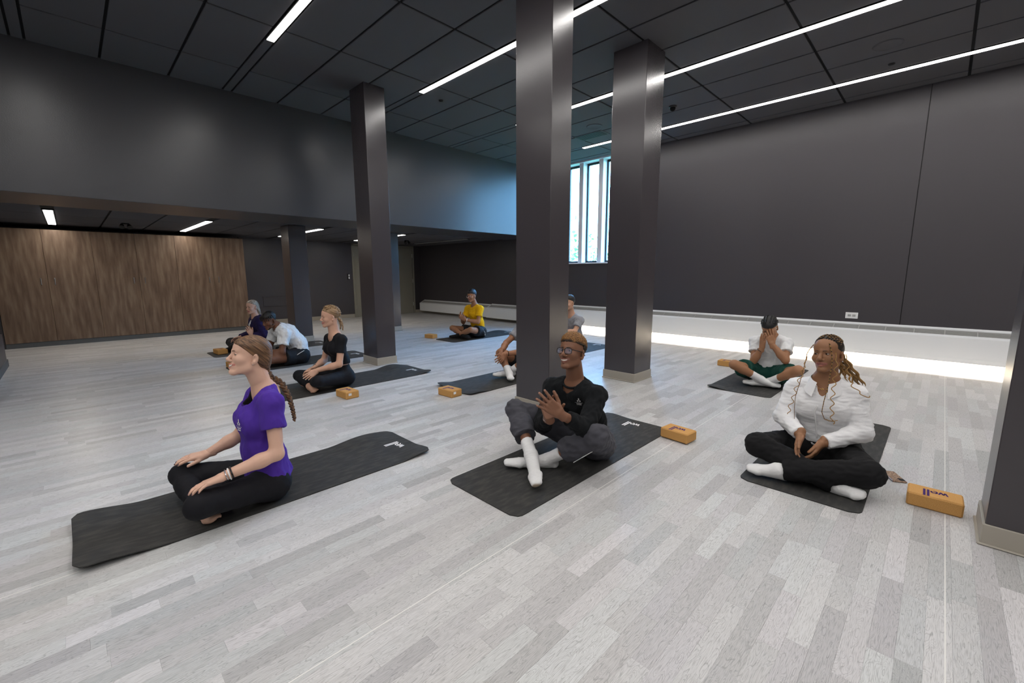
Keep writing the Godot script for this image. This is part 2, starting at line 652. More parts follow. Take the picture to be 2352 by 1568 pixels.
func build_pillars() -> void:
	pillar(2.928, -5.556, 0.294, 0.40, CEIL, "charcoal pillar left of centre behind the seated woman in black")
	pillar(2.923, -2.425, 0.270, 0.408, CEIL, "tall charcoal pillar in the centre of the room")
	pillar(4.554, -2.477, 0.398, 0.413, CEIL, "square charcoal pillar right of the central pillar")
	pillar(2.919, 0.264 + 0.41, 0.292, 0.41, CEIL, "charcoal pillar cut by the right edge of the view")
	pillar(2.89, -8.56, 0.31, 0.40, 2.15, "short charcoal pillar under the bulkhead near the cabinets")
	pillar(4.88, -8.70, 0.34, 0.40, 2.15, "short charcoal pillar under the bulkhead half hidden by another pillar")


func build_window() -> void:
	var w := structure("window_1", "band of tall narrow window panes between white posts")
	var z := -4.43
	boxpart("window_sill", Vector3(XW - 0.035, 1.49, -7.06), Vector3(XW + 0.32, 1.515, -4.35), M.mullion, w, 0.004)
	boxpart("window_head", Vector3(XW, CEIL - 0.03, -7.06), Vector3(XW + 0.32, CEIL + 0.01, -4.35), M.mullion, w)
	var posts := []
	while z > -7.06:
		posts.append(z)
		boxpart("window_post", Vector3(XW + 0.04, 1.515, z - 0.055), Vector3(XW + 0.30, CEIL - 0.03, z + 0.055), M.mullion, w, 0.004)
		z -= 0.51
	for k in posts.size() - 1:
		var a: float = posts[k + 1] + 0.055
		var b: float = posts[k] - 0.055
		var mb := MB.new()
		var fx0 := XW + 0.19
		var fx1 := XW + 0.24
		mb.box(Vector3(fx0, 1.515, a), Vector3(fx1, CEIL - 0.03, a + 0.035), 0.003)
		mb.box(Vector3(fx0, 1.515, b - 0.035), Vector3(fx1, CEIL - 0.03, b), 0.003)
		mb.box(Vector3(fx0, 1.515, a + 0.035), Vector3(fx1, 1.56, b - 0.035), 0.003)
		mb.box(Vector3(fx0, CEIL - 0.075, a + 0.035), Vector3(fx1, CEIL - 0.03, b - 0.035), 0.003)
		part("window_frame", mb, M.frame, w)
		boxpart("window_pane", Vector3(XW + 0.212, 1.555, a + 0.03), Vector3(XW + 0.216, CEIL - 0.07, b - 0.03), M.glass, w)
	# outside: lawn and trees
	var lw := structure("ground_outside", "lawn outside the window")
	boxpart("lawn", Vector3(XW + 0.6, -0.6, -40), Vector3(60, -0.5, 25), M.lawn, lw)
	rng.seed = 12
	for k in 5:
		var at: Vector3 = [Vector3(22, -0.5, -21), Vector3(27, -0.5, -17), Vector3(19, -0.5, -15.5), Vector3(30, -0.5, -26), Vector3(24, -0.5, -11)][k]
		var o := thing("broadleaf_tree", ["tree behind the leftmost visible window pane", "tallest tree outside the window", "small tree low in the middle window pane", "farthest tree outside the window", "tree at the right end of the window"][k], "tree", at)
		var tr := MB.new()
		tr.tube([Vector3.ZERO, Vector3(0.1, 1.5, 0), Vector3(0, 3.0, 0.1)], [0.22, 0.16, 0.08], 8)
		part("trunk", tr, M.bark, o)
		var lf := MB.new()
		for q in 420:
			var d := Vector3(rng.randfn(), rng.randfn() * 0.8, rng.randfn()) * 0.85
			var p := Vector3(0, 3.1, 0) + d
			var a := Vector3(rng.randf() - 0.5, rng.randf() - 0.5, rng.randf() - 0.5).normalized()
			var b := a.cross(Vector3(rng.randf(), rng.randf(), rng.randf()).normalized()).normalized()
			var s := 0.16
			lf.quad(p - a * s, p - b * s * 0.6, p + a * s, p + b * s * 0.6)
		part("foliage", lf, M.leaf, o)


func heater(z0: float, z1: float, xb: float, top: float, lip: float, bottom: float, depth: float, label: String) -> Node3D:
	var o := thing("wall_heater", label, "heater", Vector3(xb, 0, (z0 + z1) / 2), 0.0, "white wall heaters along the window wall")
	var h := (z1 - z0) / 2
	var slope := Vector3(-depth, lip - top, 0)
	# cabinet: front, bottom return, rear and the two white strips of the sloped top, extruded along z
	var mb := MB.new()
	var prof := [Vector3(0, bottom + 0.05, 0), Vector3(0, top, 0), slope * 0.20 + Vector3(0, top, 0), slope * 0.20 + Vector3(0, top - 0.018, 0), slope * 0.76 + Vector3(0, top - 0.018, 0), slope * 0.76 + Vector3(0, top, 0), Vector3(-depth, lip, 0), Vector3(-depth, bottom, 0), Vector3(-depth + 0.02, bottom, 0), Vector3(-depth + 0.02, bottom + 0.05, 0)]
	for k in prof.size():
		var a: Vector3 = prof[k]
		var b: Vector3 = prof[(k + 1) % prof.size()]
		mb.quad(a + Vector3(0, 0, h), b + Vector3(0, 0, h), b - Vector3(0, 0, h), a - Vector3(0, 0, h))
	part("cabinet", mb, M.white_metal, o)
	for s in [-1, 1]:
		var cap := MB.new()
		var zz: float = h if s > 0 else -h
		var poly := [Vector3(0, bottom + 0.05, 0), Vector3(-depth - 0.002, bottom - 0.001, 0), Vector3(-depth - 0.002, lip + 0.001, 0), Vector3(0, top + 0.003, 0)]
		var inn: float = zz - s * 0.03
		for k in 4:
			var a: Vector3 = poly[k]
			var b: Vector3 = poly[(k + 1) % 4]
			var q0 := Vector3(a.x, a.y, maxf(zz, inn))
			var q1 := Vector3(b.x, b.y, maxf(zz, inn))
			var q2 := Vector3(b.x, b.y, minf(zz, inn))
			var q3 := Vector3(a.x, a.y, minf(zz, inn))
			cap.quad(q3, q2, q1, q0)
		var f := []
		for p in poly:
			f.append(Vector3(p.x, p.y, zz))
		if s > 0:
			cap.quad(f[3], f[2], f[1], f[0])
		else:
			cap.quad(f[0], f[1], f[2], f[3])
		part("end_cap", cap, M.white_metal, o)
	var gr := MB.new()
	var dn := slope.normalized()
	var up := Vector3(-dn.y, dn.x, 0)
	if up.y < 0:
		up = -up
	for k in 7:
		var c := slope * (0.235 + 0.081 * k) + Vector3(0, top - 0.008, 0)
		var a0 := c - dn * 0.0035
		var a1 := c + dn * 0.0035
		gr.quad(a1 + Vector3(0, 0, h - 0.03), a0 + Vector3(0, 0, h - 0.03), a0 - Vector3(0, 0, h - 0.03), a1 - Vector3(0, 0, h - 0.03))
		gr.quad(a1 + up * -0.008 + Vector3(0, 0, h - 0.03), a1 + Vector3(0, 0, h - 0.03), a1 - Vector3(0, 0, h - 0.03), a1 + up * -0.008 - Vector3(0, 0, h - 0.03))
	var step := 0.3
	var n := int(2 * h / step)
	for k in n:
		var zz := -h + 0.03 + k * step
		gr.quad(slope * 0.2 + Vector3(0, top - 0.005, zz + 0.012), slope * 0.76 + Vector3(0, top - 0.005, zz + 0.012), slope * 0.76 + Vector3(0, top - 0.005, zz), slope * 0.2 + Vector3(0, top - 0.005, zz))
	part("grille", gr, M.grille, o)
	boxpart("bottom_trim", Vector3(-depth - 0.004, bottom, -h), Vector3(-depth, bottom + 0.006, h), M.white_metal, o, 0.001)
	boxpart("face_seam", Vector3(-depth - 0.0025, bottom + 0.055, -h), Vector3(-depth, bottom + 0.06, h), M.white_metal, o, 0.001)
	return o


func build_heaters() -> void:
	heater(-6.85, ZN - 0.1, XW, 0.549, 0.445, 0.122, 0.22, "long white wall heater with light glowing under it beside the window wall")
	heater(-8.86, -6.87, XW, 0.45, 0.35, 0.085, 0.24, "short white wall heater at the bulkhead partly behind the central pillar")
	heater(-12.2, -8.88, XW + 0.035, 0.43, 0.33, 0.085, 0.20, "white wall heater in the far corner behind the man in yellow")
	var led := thing("under_heater_light", "warm white light strip glowing under the long wall heater", "light strip", Vector3(XW - 0.11, 0.16, -1.2))
	boxpart("light_channel", Vector3(-0.02, 0, -5.0), Vector3(0.02, 0.012, 5.2), M.white_metal, led)
	boxpart("light_lens", Vector3(-0.014, -0.006, -4.98), Vector3(0.014, 0.001, 5.18), M.led_warm, led)
	strip_light(Vector3(0, -0.010, 0.1), 0.03, 10.1, 260.0, Color(1.0, 0.955, 0.89), "strip", led)
	var ot := thing("wall_outlet", "white wall outlet above the long heater", "outlet", Vector3(XW, 0.645, -0.925))
	boxpart("cover_plate", Vector3(-0.008, -0.045, -0.075), Vector3(0, 0.045, 0.075), M.white, ot, 0.003)
	for s in [-1, 1]:
		boxpart("socket", Vector3(-0.011, -0.016, s * 0.028 - 0.02), Vector3(-0.007, 0.016, s * 0.028 + 0.02), M.grille, ot, 0.002)


func build_far_zone() -> void:
	# cabinets
	var edges := [-0.895, 0.365, 1.615, 2.865]
	var at := ["cut by the left edge of the view", "in the middle of the cabinet wall", "at the right end of the cabinet wall"]
	for u in 3:
		var o := thing("storage_cabinet", "tall brown wood double door cabinet " + at[u], "cabinet", Vector3.ZERO, 0.0, "brown wood cabinets")
		var a: float = edges[u]
		var b: float = edges[u + 1]
		boxpart("body", Vector3(a, 0.085, ZF + 0.01), Vector3(b, 2.07, -11.43), M.cabinet, o)
		boxpart("toe_kick", Vector3(a, 0, -12.0), Vector3(b, 0.085, -11.42), M.base_grey, o)
		var mid := (a + b) / 2
		for s in [-1, 1]:
			var d0: float = a + 0.0015 if s < 0 else mid + 0.0015
			var d1: float = mid - 0.0015 if s < 0 else b - 0.0015
			var mb := MB.new()
			mb.box(Vector3(d0, 0.088, -11.43), Vector3(d1, 2.068, -11.41), 0.002)
			for k in mb.t.size():
				mb.t[k] += Vector2(u * 0.37 + s * 0.19, u * 0.61 + s * 0.3)
			var d := part("cabinet_door", mb, M.cabinet, o)
			var hx: float = mid + s * 0.085
			var h := MB.new()
			h.box(Vector3(hx - 0.006, 1.10, -11.392), Vector3(hx + 0.006, 1.22, -11.380), 0.003)
			h.box(Vector3(hx - 0.005, 1.105, -11.41), Vector3(hx + 0.005, 1.117, -11.385))
			h.box(Vector3(hx - 0.005, 1.203, -11.41), Vector3(hx + 0.005, 1.215, -11.385))
			part("handle", h, M.steel, d)
	var fl := structure("trim_1", "dark filler panels beside and above the cabinets")
	boxpart("filler_panel", Vector3(XL, 0, ZF), Vector3(-0.90, LOW, -11.44), M.wall, fl)
	# double door
	var dr := structure("door_1", "greige double door in the far wall")
	boxpart("door_frame", Vector3(5.885, 0, ZF - 0.1), Vector3(5.94, 2.14, ZF + 0.02), M.door, dr, 0.003)
	boxpart("door_frame", Vector3(7.93, 0, ZF - 0.1), Vector3(7.985, 2.14, ZF + 0.02), M.door, dr, 0.003)
	boxpart("door_frame", Vector3(5.885, 2.10, ZF - 0.1), Vector3(7.985, 2.155, ZF + 0.02), M.door, dr, 0.003)
	for s in [0, 1]:
		var a: float = 5.945 + s * 0.993
		var lf := boxpart("door_leaf", Vector3(a, 0.0, ZF - 0.05), Vector3(a + 0.987, 2.095, ZF - 0.005), M.door, dr, 0.003)
		for y in [0.3, 1.05, 1.85]:
			var hx: float = a - 0.004 if s == 0 else a + 0.991
			boxpart("hinge", Vector3(hx - 0.009, y - 0.06, ZF - 0.012), Vector3(hx + 0.009, y + 0.06, ZF + 0.006), M.steel, lf, 0.003)
		var kx: float = a + 0.91 if s == 0 else a + 0.077
		boxpart("push_plate", Vector3(kx - 0.03, 0.95, ZF - 0.006), Vector3(kx + 0.03, 1.15, ZF + 0.004), M.steel, lf, 0.002)
	var sw := thing("wall_switch", "black wall switch plate with two white buttons on the far wall", "switch", Vector3(5.75, 1.2, ZF))
	boxpart("back_plate", Vector3(-0.035, -0.085, 0), Vector3(0.035, 0.085, 0.02), M.black, sw, 0.004)
	for s in [-1, 1]:
		boxpart("button", Vector3(-0.012, s * 0.037 - 0.028, 0.018), Vector3(0.032, s * 0.037 + 0.028, 0.03), M.white, sw, 0.006)
	# low wall with a rail at the left edge of the view
	var lw := thing("low_wall", "low charcoal wall with a black guard and pale rail at the left edge", "low wall", Vector3(-0.745, 0, -9.0))
	boxpart("kerb", Vector3(-0.5, 0, -0.3), Vector3(0, 0.46, 2.6), M.wall, lw, 0.004)
	boxpart("base_strip", Vector3(-0.5, 0, -0.31), Vector3(0.012, 0.10, 2.61), M.base_grey, lw, 0.002)
	boxpart("guard_panel", Vector3(-0.36, 0.46, -0.34), Vector3(-0.05, 1.0, -0.30), M.black, lw, 0.004)
	var rl := MB.new()
	rl.tube([Vector3(-0.6, 1.06, -0.33), Vector3(-0.1, 1.06, -0.33), Vector3(-0.03, 1.055, -0.33), Vector3(-0.005, 1.035, -0.33)], [0.025, 0.025, 0.025, 0.02], 12)
	part("rail", rl, M.base, lw)
	boxpart("rail_post", Vector3(-0.09, 0.95, -0.345), Vector3(-0.05, 1.04, -0.315), M.steel, lw, 0.004)


func disc_device(called: String, label: String, category: String, at: Vector3, r: float, drop: float, m: Material, group := "") -> Node3D:
	var o := thing(called, label, category, at, 0.0, group)
	var mb := MB.new()
	mb.lathe([Vector2(0.0, -drop), Vector2(r * 0.55, -drop), Vector2(r * 0.9, -drop * 0.7), Vector2(r, -0.001), Vector2(r, 0.0)], 28)
	part("cover", mb, m, o)
	return o


func build_devices() -> void:
	for d in [[Vector3(6.50, CEIL, -0.70), "round ceiling speaker between the two right light strips", 0.13], [Vector3(6.47, CEIL, -4.44), "round ceiling speaker near the window between the pillars", 0.13]]:
		var o := thing("ceiling_speaker", d[1], "speaker", d[0], 0.0, "ceiling speakers")
		var mb := MB.new()
		mb.lathe([Vector2(0.0, -0.004), Vector2(d[2] - 0.015, -0.006), Vector2(d[2] - 0.012, -0.012), Vector2(d[2], -0.009), Vector2(d[2] + 0.003, 0.0)], 32)
		part("grille", mb, M.tile, o)
	for d in [[Vector3(7.1, CEIL, -0.71), "small sprinkler rosette beside the long light near the window wall"], [Vector3(4.0, CEIL, -5.35), "small sprinkler rosette by the end of the light beside the central pillar"]]:
		disc_device("sprinkler", d[1], "sprinkler", d[0], 0.035, 0.02, M.black, "ceiling sprinklers")
	disc_device("smoke_detector", "dark round detector at the top edge left of the first light", "detector", Vector3(0.86, CEIL, -4.85), 0.05, 0.03, M.black)
	var cm := disc_device("dome_camera", "small black dome camera by the square pillar", "camera", Vector3(6.55, CEIL, -3.12), 0.06, 0.02, M.black)
	var dm := MB.new()
	dm.ball(Vector3(0, -0.03, 0), Vector3(0.04, 0.04, 0.04), 16)
	part("dome", dm, M.tee, cm)
	var vt := thing("air_vent", "square ceiling air vent near the window between the pillars", "vent", Vector3(6.85, CEIL, -4.75))
	boxpart("vent_frame", Vector3(-0.15, -0.008, -0.29), Vector3(0.15, 0.001, 0.29), M.tile, vt, 0.002)
	for k in 7:
		boxpart("slat", Vector3(-0.125 + k * 0.036, -0.014, -0.26), Vector3(-0.115 + k * 0.036, -0.006, 0.26), M.black, vt)
	for d in [[Vector3(0.8, LOW, -10.3), "black twin head emergency light above the middle cabinet"], [Vector3(6.5, LOW, -10.4), "black twin head emergency light before the far door"]]:
		var o := thing("emergency_light", d[1], "emergency light", d[0], 0.0, "twin head emergency lights")
		boxpart("mount", Vector3(-0.05, -0.02, -0.03), Vector3(0.05, 0, 0.03), M.black, o, 0.004)
		for s in [-1, 1]:
			var mb := MB.new()
			mb.tube([Vector3(s * 0.045, -0.02, 0), Vector3(s * 0.05, -0.05, 0.02), Vector3(s * 0.055, -0.075, 0.045)], [0.018, 0.034, 0.04], 14)
			part("lamp_head", mb, M.black, o)


# ---------------------------------------------------------------- mats, blocks, phone
func logo(parent: Node3D, m: Material, at: Vector3, size: float) -> void:
	# "well": the two l rise far above the w and the e; text runs towards -z, its top towards -x
	var mb := MB.new()
	var put2 := func(p: Vector2) -> Vector3: return at + Vector3(-p.y, 0, -p.x) * size
	var stroke := func(a: Vector2, b: Vector2, w: float) -> void:
		var d := (b - a).normalized()
		var s := Vector2(-d.y, d.x) * w / 2
		mb.quad(put2.call(a - s), put2.call(b - s), put2.call(b + s), put2.call(a + s))
	var wp := [Vector2(0.02, 0.40), Vector2(0.11, 0.04), Vector2(0.19, 0.34), Vector2(0.27, 0.04), Vector2(0.36, 0.40)]
	for k in 4:
		stroke.call(wp[k], wp[k + 1], 0.075)
	var prev := Vector2.ZERO
	for k in 19:
		var a := -0.55 + k * (TAU - 0.75) / 18.0
		var p := Vector2(0.53, 0.21) + Vector2(cos(a) * 0.115, sin(a) * 0.165)
		if k > 0:
			stroke.call(prev, p, 0.07)
		prev = p
	stroke.call(Vector2(0.43, 0.22), Vector2(0.64, 0.22), 0.055)
	stroke.call(Vector2(0.76, 0.02), Vector2(0.76, 0.92), 0.095)
	stroke.call(Vector2(0.91, 0.02), Vector2(0.91, 0.92), 0.095)
	part("printed_logo", mb, m, parent)


func yoga_mat(x0: float, z0: float, label: String, lifts: Array, text := true, len := 1.84, wid := 0.61, turn := 0.0) -> Node3D:
	# x0, z0: lowest x and highest z; lifts: [u, v, height, radius] in metres from that corner, v towards -z
	var o := thing("yoga_mat", label, "yoga mat", Vector3(x0, 0, z0), turn, "black yoga mats")
	var nx := 56
	var nz := 22
	var th := 0.005
	var rc := 0.055
	var top := []
	var bot := []
	for a in nx + 1:
		var f := float(a) / nx
		var x := len * (f * f * (3 - 2 * f) * 0.35 + f * 0.65)
		var inset := 0.0
		var e := minf(x, len - x)
		if e < rc:
			inset = rc - sqrt(maxf(rc * rc - (rc - e) * (rc - e), 0.0))
		var rt := []
		var rb := []
		for b in nz + 1:
			var vv := inset + (wid - 2 * inset) * b / nz
			var y := 0.0006
			for l in lifts:
				var d: float = Vector2(x - l[0], vv - l[1]).length() / l[3]
				if d < 1.0:
					y += l[2] * (1 - d * d) * (1 - d * d)
			rt.append(Vector3(x, y + th, -vv))
			rb.append(Vector3(x, y, -vv))
		top.append(rt)
		bot.append(rb)
	var mb := MB.new()
	mb.grid(top, false, false, false)
	bot.reverse()
	mb.grid(bot, false, false, false)
	bot.reverse()
	var rim := []
	var low := []
	for a in nx + 1:
		rim.append(top[a][0]); low.append(bot[a][0])
	for b in range(1, nz + 1):
		rim.append(top[nx][b]); low.append(bot[nx][b])
	for a in range(nx - 1, -1, -1):
		rim.append(top[a][nz]); low.append(bot[a][nz])
	for b in range(nz - 1, 0, -1):
		rim.append(top[0][b]); low.append(bot[0][b])
	mb.grid([rim, low], true, false, false)
	part("rubber_sheet", mb, M.mat, o)
	if text:
		logo(o, M.white_ink, Vector3(len - 0.075, th + 0.0022, -0.235), 0.125)
	return o


func cork_block(at: Vector3, label: String, turn := 0.0, tagged := false, text := true) -> void:
	var o := thing("yoga_block", label, "yoga block", at, turn, "cork yoga blocks")
	var mb := MB.new()
	mb.box(Vector3(-0.0725, 0, -0.112), Vector3(0.0725, 0.076, 0.112), 0.007)
	part("cork_body", mb, M.cork, o)
	if text:
		logo(o, M.purple_ink, Vector3(0.03, 0.0768, 0.052), 0.105)
	if tagged:
		boxpart("price_sticker", Vector3(-0.045, 0.035, 0.112), Vector3(-0.012, 0.06, 0.1126), M.white, o)


func build_floor_things() -> void:
	yoga_mat(-0.13, -2.505, "black yoga mat under the woman in the purple shirt", [[0.03, 0.02, 0.030, 0.34], [0.0, 0.59, 0.035, 0.30], [1.60, 0.60, 0.025, 0.28], [1.80, 0.02, 0.022, 0.22]])
	yoga_mat(1.515, -1.465, "black yoga mat under the man in the black sweater", [[1.8, 0.6, 0.012, 0.25]])
	yoga_mat(2.82, -0.178, "black yoga mat under the woman in the white jacket", [], true, 1.88)
	yoga_mat(4.935, -1.14, "black yoga mat under the man covering his face", [[0.0, 0.6, 0.02, 0.2]], true, 1.84, 0.65)
	yoga_mat(1.36, -4.64, "black yoga mat under the woman in the black crop top", [[1.62, 0.60, 0.045, 0.26], [1.82, 0.03, 0.025, 0.2]], true, 1.86, 0.68)
	yoga_mat(2.84, -3.43, "black yoga mat running behind the central pillar", [[0.0, 0.58, 0.03, 0.25], [0.1, 0.02, 0.02, 0.2]], true, 1.84, 0.62)
	yoga_mat(4.93, -6.40, "black yoga mat under the man in the yellow shirt", [[1.62, 0.6, 0.02, 0.3]])
	yoga_mat(1.38, -6.32, "black yoga mat under the man leaning forward", [[0.0, 0.0, 0.012, 0.2]], true, 1.86, 0.64)
	yoga_mat(1.45, -7.90, "black yoga mat farthest back under the woman in the hoodie", [])
	yoga_mat(4.84, -4.02, "black yoga mat under the man in grey behind the pillars", [])
	cork_block(Vector3(1.93, 0, -4.35), "cork block with white sticker beside the woman in the crop top", 0.05, true)
	cork_block(Vector3(2.72, 0, -3.62), "cork block with white sticker at the mat behind the central pillar", 0.06, true)
	cork_block(Vector3(3.205, 0.006, -1.345), "cork block on the end of the mat behind the man in the black sweater", -0.10)
	cork_block(Vector3(3.228, 0, 0.093), "cork block nearest the camera by the leopard print phone", 0.02)
	cork_block(Vector3(6.32, 0, -2.02), "cork block behind the knee of the man covering his face", 0.0)
	cork_block(Vector3(5.0, 0, -7.235), "cork block on the floor beside the man in the yellow shirt", 0.2, false, false)
	cork_block(Vector3(1.60, 0.006, -8.24), "cork block on the farthest mat in front of the woman in the hoodie", 0.1)
	cork_block(Vector3(1.47, 0.006, -6.86), "cork block in front of the man leaning forward", 0.0)
	# phone
	var ph := thing("phone", "phone in a leopard print case lying beside the cork block", "phone", Vector3(3.525, 0, -0.092), 0.0)
	var ax := Vector3(-0.147, 0, 0.075).normalized()
	ph.rotation.y = atan2(ax.x, ax.z)
	var pc := MB.new()
	pc.box(Vector3(-0.038, 0.0, -0.078), Vector3(0.038, 0.011, 0.078), 0.005)
	part("case", pc, M.leopard, ph)
	var pb := MB.new()
	pb.box(Vector3(0.002, 0.0105, 0.036), Vector3(0.032, 0.0125, 0.07), 0.002)
	part("camera_island", pb, M.black, ph)


# ---------------------------------------------------------------- bodies: distance fields meshed as surface nets
class Blob:
	var prims := []          # [type, sign, k, ...]
	var keep := []           # each: list of [normal, offset]; a point stays if it lies behind any one of the planes
	var cell := 0.012
	var base := Color.WHITE
	var tints := []          # [a, b, radius, soft, colour]: colour within radius of the segment a-b
	var waves := []          # [Basis from world to noise space, amplitude, seed]
	var streak := []         # [Basis, colour, colour, seed]: two dyes mixed by noise
	var v := PackedVector3Array()
	var n := PackedVector3Array()
	var c := PackedColorArray()
	var ix := PackedInt32Array()

	func cap(a: Vector3, b: Vector3, ra: float, rb: float, k := 0.02, side := Vector3.ZERO, wide := 1.0, cut_a := false, cut_b := false, sgn := 1) -> Blob:
		prims.append([0, sgn, k, a, b, ra, rb, side, wide, cut_a, cut_b])
		return self

	func ell(mid: Vector3, r: Vector3, basis := Basis(), k := 0.02, sgn := 1) -> Blob:
		prims.append([1, sgn, k, mid, r, basis])
		return self

	func bounds(p: Array) -> AABB:
		if p[0] == 0:
			var rm: float = maxf(p[5], p[6]) * maxf(1.0, p[8])
			var lo: Vector3 = p[3].min(p[4]) - Vector3.ONE * rm
			var hi: Vector3 = p[3].max(p[4]) + Vector3.ONE * rm
			return AABB(lo, hi - lo)
		var b: Basis = p[5]
		var e := Vector3()
		for q in 3:
			e[q] = sqrt(pow(b.x[q] * p[4].x, 2) + pow(b.y[q] * p[4].y, 2) + pow(b.z[q] * p[4].z, 2))
		return AABB(p[3] - e, e * 2)

	func run() -> void:
		var box := AABB()
		var first := true
		for p in prims:
			if p[1] > 0:
				box = bounds(p) if first else box.merge(bounds(p))
				first = false
		box = box.grow(cell * 2.6)
		var o := box.position
		var nx := int(box.size.x / cell) + 2
		var ny := int(box.size.y / cell) + 2
		var nz := int(box.size.z / cell) + 2
		var f := PackedFloat32Array()
		f.resize(nx * ny * nz)
		f.fill(9.0)
		var sx := ny * nz
		for p in prims:
			var sgn: int = p[1]
			var k: float = p[2]
			var bb := bounds(p).grow(k + cell * 2.5)
			var x0 := clampi(int((bb.position.x - o.x) / cell), 0, nx - 1)
			var y0 := clampi(int((bb.position.y - o.y) / cell), 0, ny - 1)
			var z0 := clampi(int((bb.position.z - o.z) / cell), 0, nz - 1)
			var x1 := clampi(int((bb.end.x - o.x) / cell) + 1, 0, nx - 1)
			var y1 := clampi(int((bb.end.y - o.y) / cell) + 1, 0, ny - 1)
			var z1 := clampi(int((bb.end.z - o.z) / cell) + 1, 0, nz - 1)
			if p[0] == 0:
				var a: Vector3 = p[3]
				var ab: Vector3 = p[4] - a
				var inv := 1.0 / maxf(ab.length_squared(), 1e-9)
				var dn := ab.normalized()
				var al := ab.length()
				var ra: float = p[5]
				var dr: float = p[6] - ra
				var side: Vector3 = p[7]
				var fs: float = 1.0 / float(p[8]) - 1.0
				var flat := absf(fs) > 0.001
				var ca: bool = p[9]
				var cb: bool = p[10]
				for x in range(x0, x1 + 1):
					for y in range(y0, y1 + 1):
						var at := x * sx + y * nz + z0
						var q := Vector3(o.x + x * cell, o.y + y * cell, o.z + z0 * cell) - a
						for z in range(z0, z1 + 1):
							var t := clampf(q.dot(ab) * inv, 0.0, 1.0)
							var w := q - ab * t
							if flat:
								w += side * (w.dot(side) * fs)
							var d := w.length() - ra - dr * t
							if ca:
								d = maxf(d, -q.dot(dn))
							if cb:
								d = maxf(d, q.dot(dn) - al)
							var old := f[at]
							if sgn > 0:
								var h := maxf(k - absf(old - d), 0.0)
								f[at] = minf(old, d) - h * h / (4.0 * k)
							else:
								d = -d
								var h := maxf(k - absf(old - d), 0.0)
								f[at] = maxf(old, d) + h * h / (4.0 * k)
							at += 1
							q.z += cell
			else:
				var mid: Vector3 = p[3]
				var r: Vector3 = p[4]
				var b: Basis = p[5].transposed()
				var ir := Vector3(1.0 / r.x, 1.0 / r.y, 1.0 / r.z)
				for x in range(x0, x1 + 1):
					for y in range(y0, y1 + 1):
						var at := x * sx + y * nz + z0
						var q := Vector3(o.x + x * cell, o.y + y * cell, o.z + z0 * cell) - mid
						for z in range(z0, z1 + 1):
							var w := (b * q) * ir
							var l := w.length()
							var g := (w * ir).length()
							var d := (l * (l - 1.0) / g) if g > 1e-6 else -minf(r.x, minf(r.y, r.z))
							var old := f[at]
							if sgn > 0:
								var h := maxf(k - absf(old - d), 0.0)
								f[at] = minf(old, d) - h * h / (4.0 * k)
							else:
								d = -d
								var h := maxf(k - absf(old - d), 0.0)
								f[at] = maxf(old, d) + h * h / (4.0 * k)
							at += 1
							q.z += cell
		if keep.size():
			for x in nx:
				for y in ny:
					for z in nz:
						var at := x * sx + y * nz + z
						if f[at] < cell * 3:
							var p := Vector3(o.x + x * cell, o.y + y * cell, o.z + z * cell)
							for group in keep:
								var best := 9.0
								for pl in group:
									best = minf(best, pl[0].dot(p) - pl[1])
								f[at] = maxf(f[at], best)
		# surface nets
		var id := PackedInt32Array()
		id.resize(nx * ny * nz)
		id.fill(-1)
		var off := [0, sx, nz, sx + nz, 1, sx + 1, nz + 1, sx + nz + 1]
		var far := cell * 2.2
		for x in nx - 1:
			for y in ny - 1:
				var row := x * sx + y * nz
				for z in nz - 1:
					var at := row + z
					var f0 := f[at]
					if f0 > far or f0 < -far:
						continue
					var f1 := f[at + sx]
					var f2 := f[at + nz]
					var f3 := f[at + sx + nz]
					var f4 := f[at + 1]
					var f5 := f[at + sx + 1]
					var f6 := f[at + nz + 1]
					var f7 := f[at + sx + nz + 1]
					var m := int(f0 < 0) + int(f1 < 0) + int(f2 < 0) + int(f3 < 0) + int(f4 < 0) + int(f5 < 0) + int(f6 < 0) + int(f7 < 0)
					if m == 0 or m == 8:
						continue
					var s := Vector3.ZERO
					var cnt := 0
					if (f0 < 0) != (f1 < 0): s += Vector3(f0 / (f0 - f1), 0, 0); cnt += 1
					if (f2 < 0) != (f3 < 0): s += Vector3(f2 / (f2 - f3), 1, 0); cnt += 1
					if (f4 < 0) != (f5 < 0): s += Vector3(f4 / (f4 - f5), 0, 1); cnt += 1
					if (f6 < 0) != (f7 < 0): s += Vector3(f6 / (f6 - f7), 1, 1); cnt += 1
					if (f0 < 0) != (f2 < 0): s += Vector3(0, f0 / (f0 - f2), 0); cnt += 1
					if (f1 < 0) != (f3 < 0): s += Vector3(1, f1 / (f1 - f3), 0); cnt += 1
					if (f4 < 0) != (f6 < 0): s += Vector3(0, f4 / (f4 - f6), 1); cnt += 1
					if (f5 < 0) != (f7 < 0): s += Vector3(1, f5 / (f5 - f7), 1); cnt += 1
					if (f0 < 0) != (f4 < 0): s += Vector3(0, 0, f0 / (f0 - f4)); cnt += 1
					if (f1 < 0) != (f5 < 0): s += Vector3(1, 0, f1 / (f1 - f5)); cnt += 1
					if (f2 < 0) != (f6 < 0): s += Vector3(0, 1, f2 / (f2 - f6)); cnt += 1
					if (f3 < 0) != (f7 < 0): s += Vector3(1, 1, f3 / (f3 - f7)); cnt += 1
					id[at] = v.size()
					v.append(o + (Vector3(x, y, z) + s / cnt) * cell)
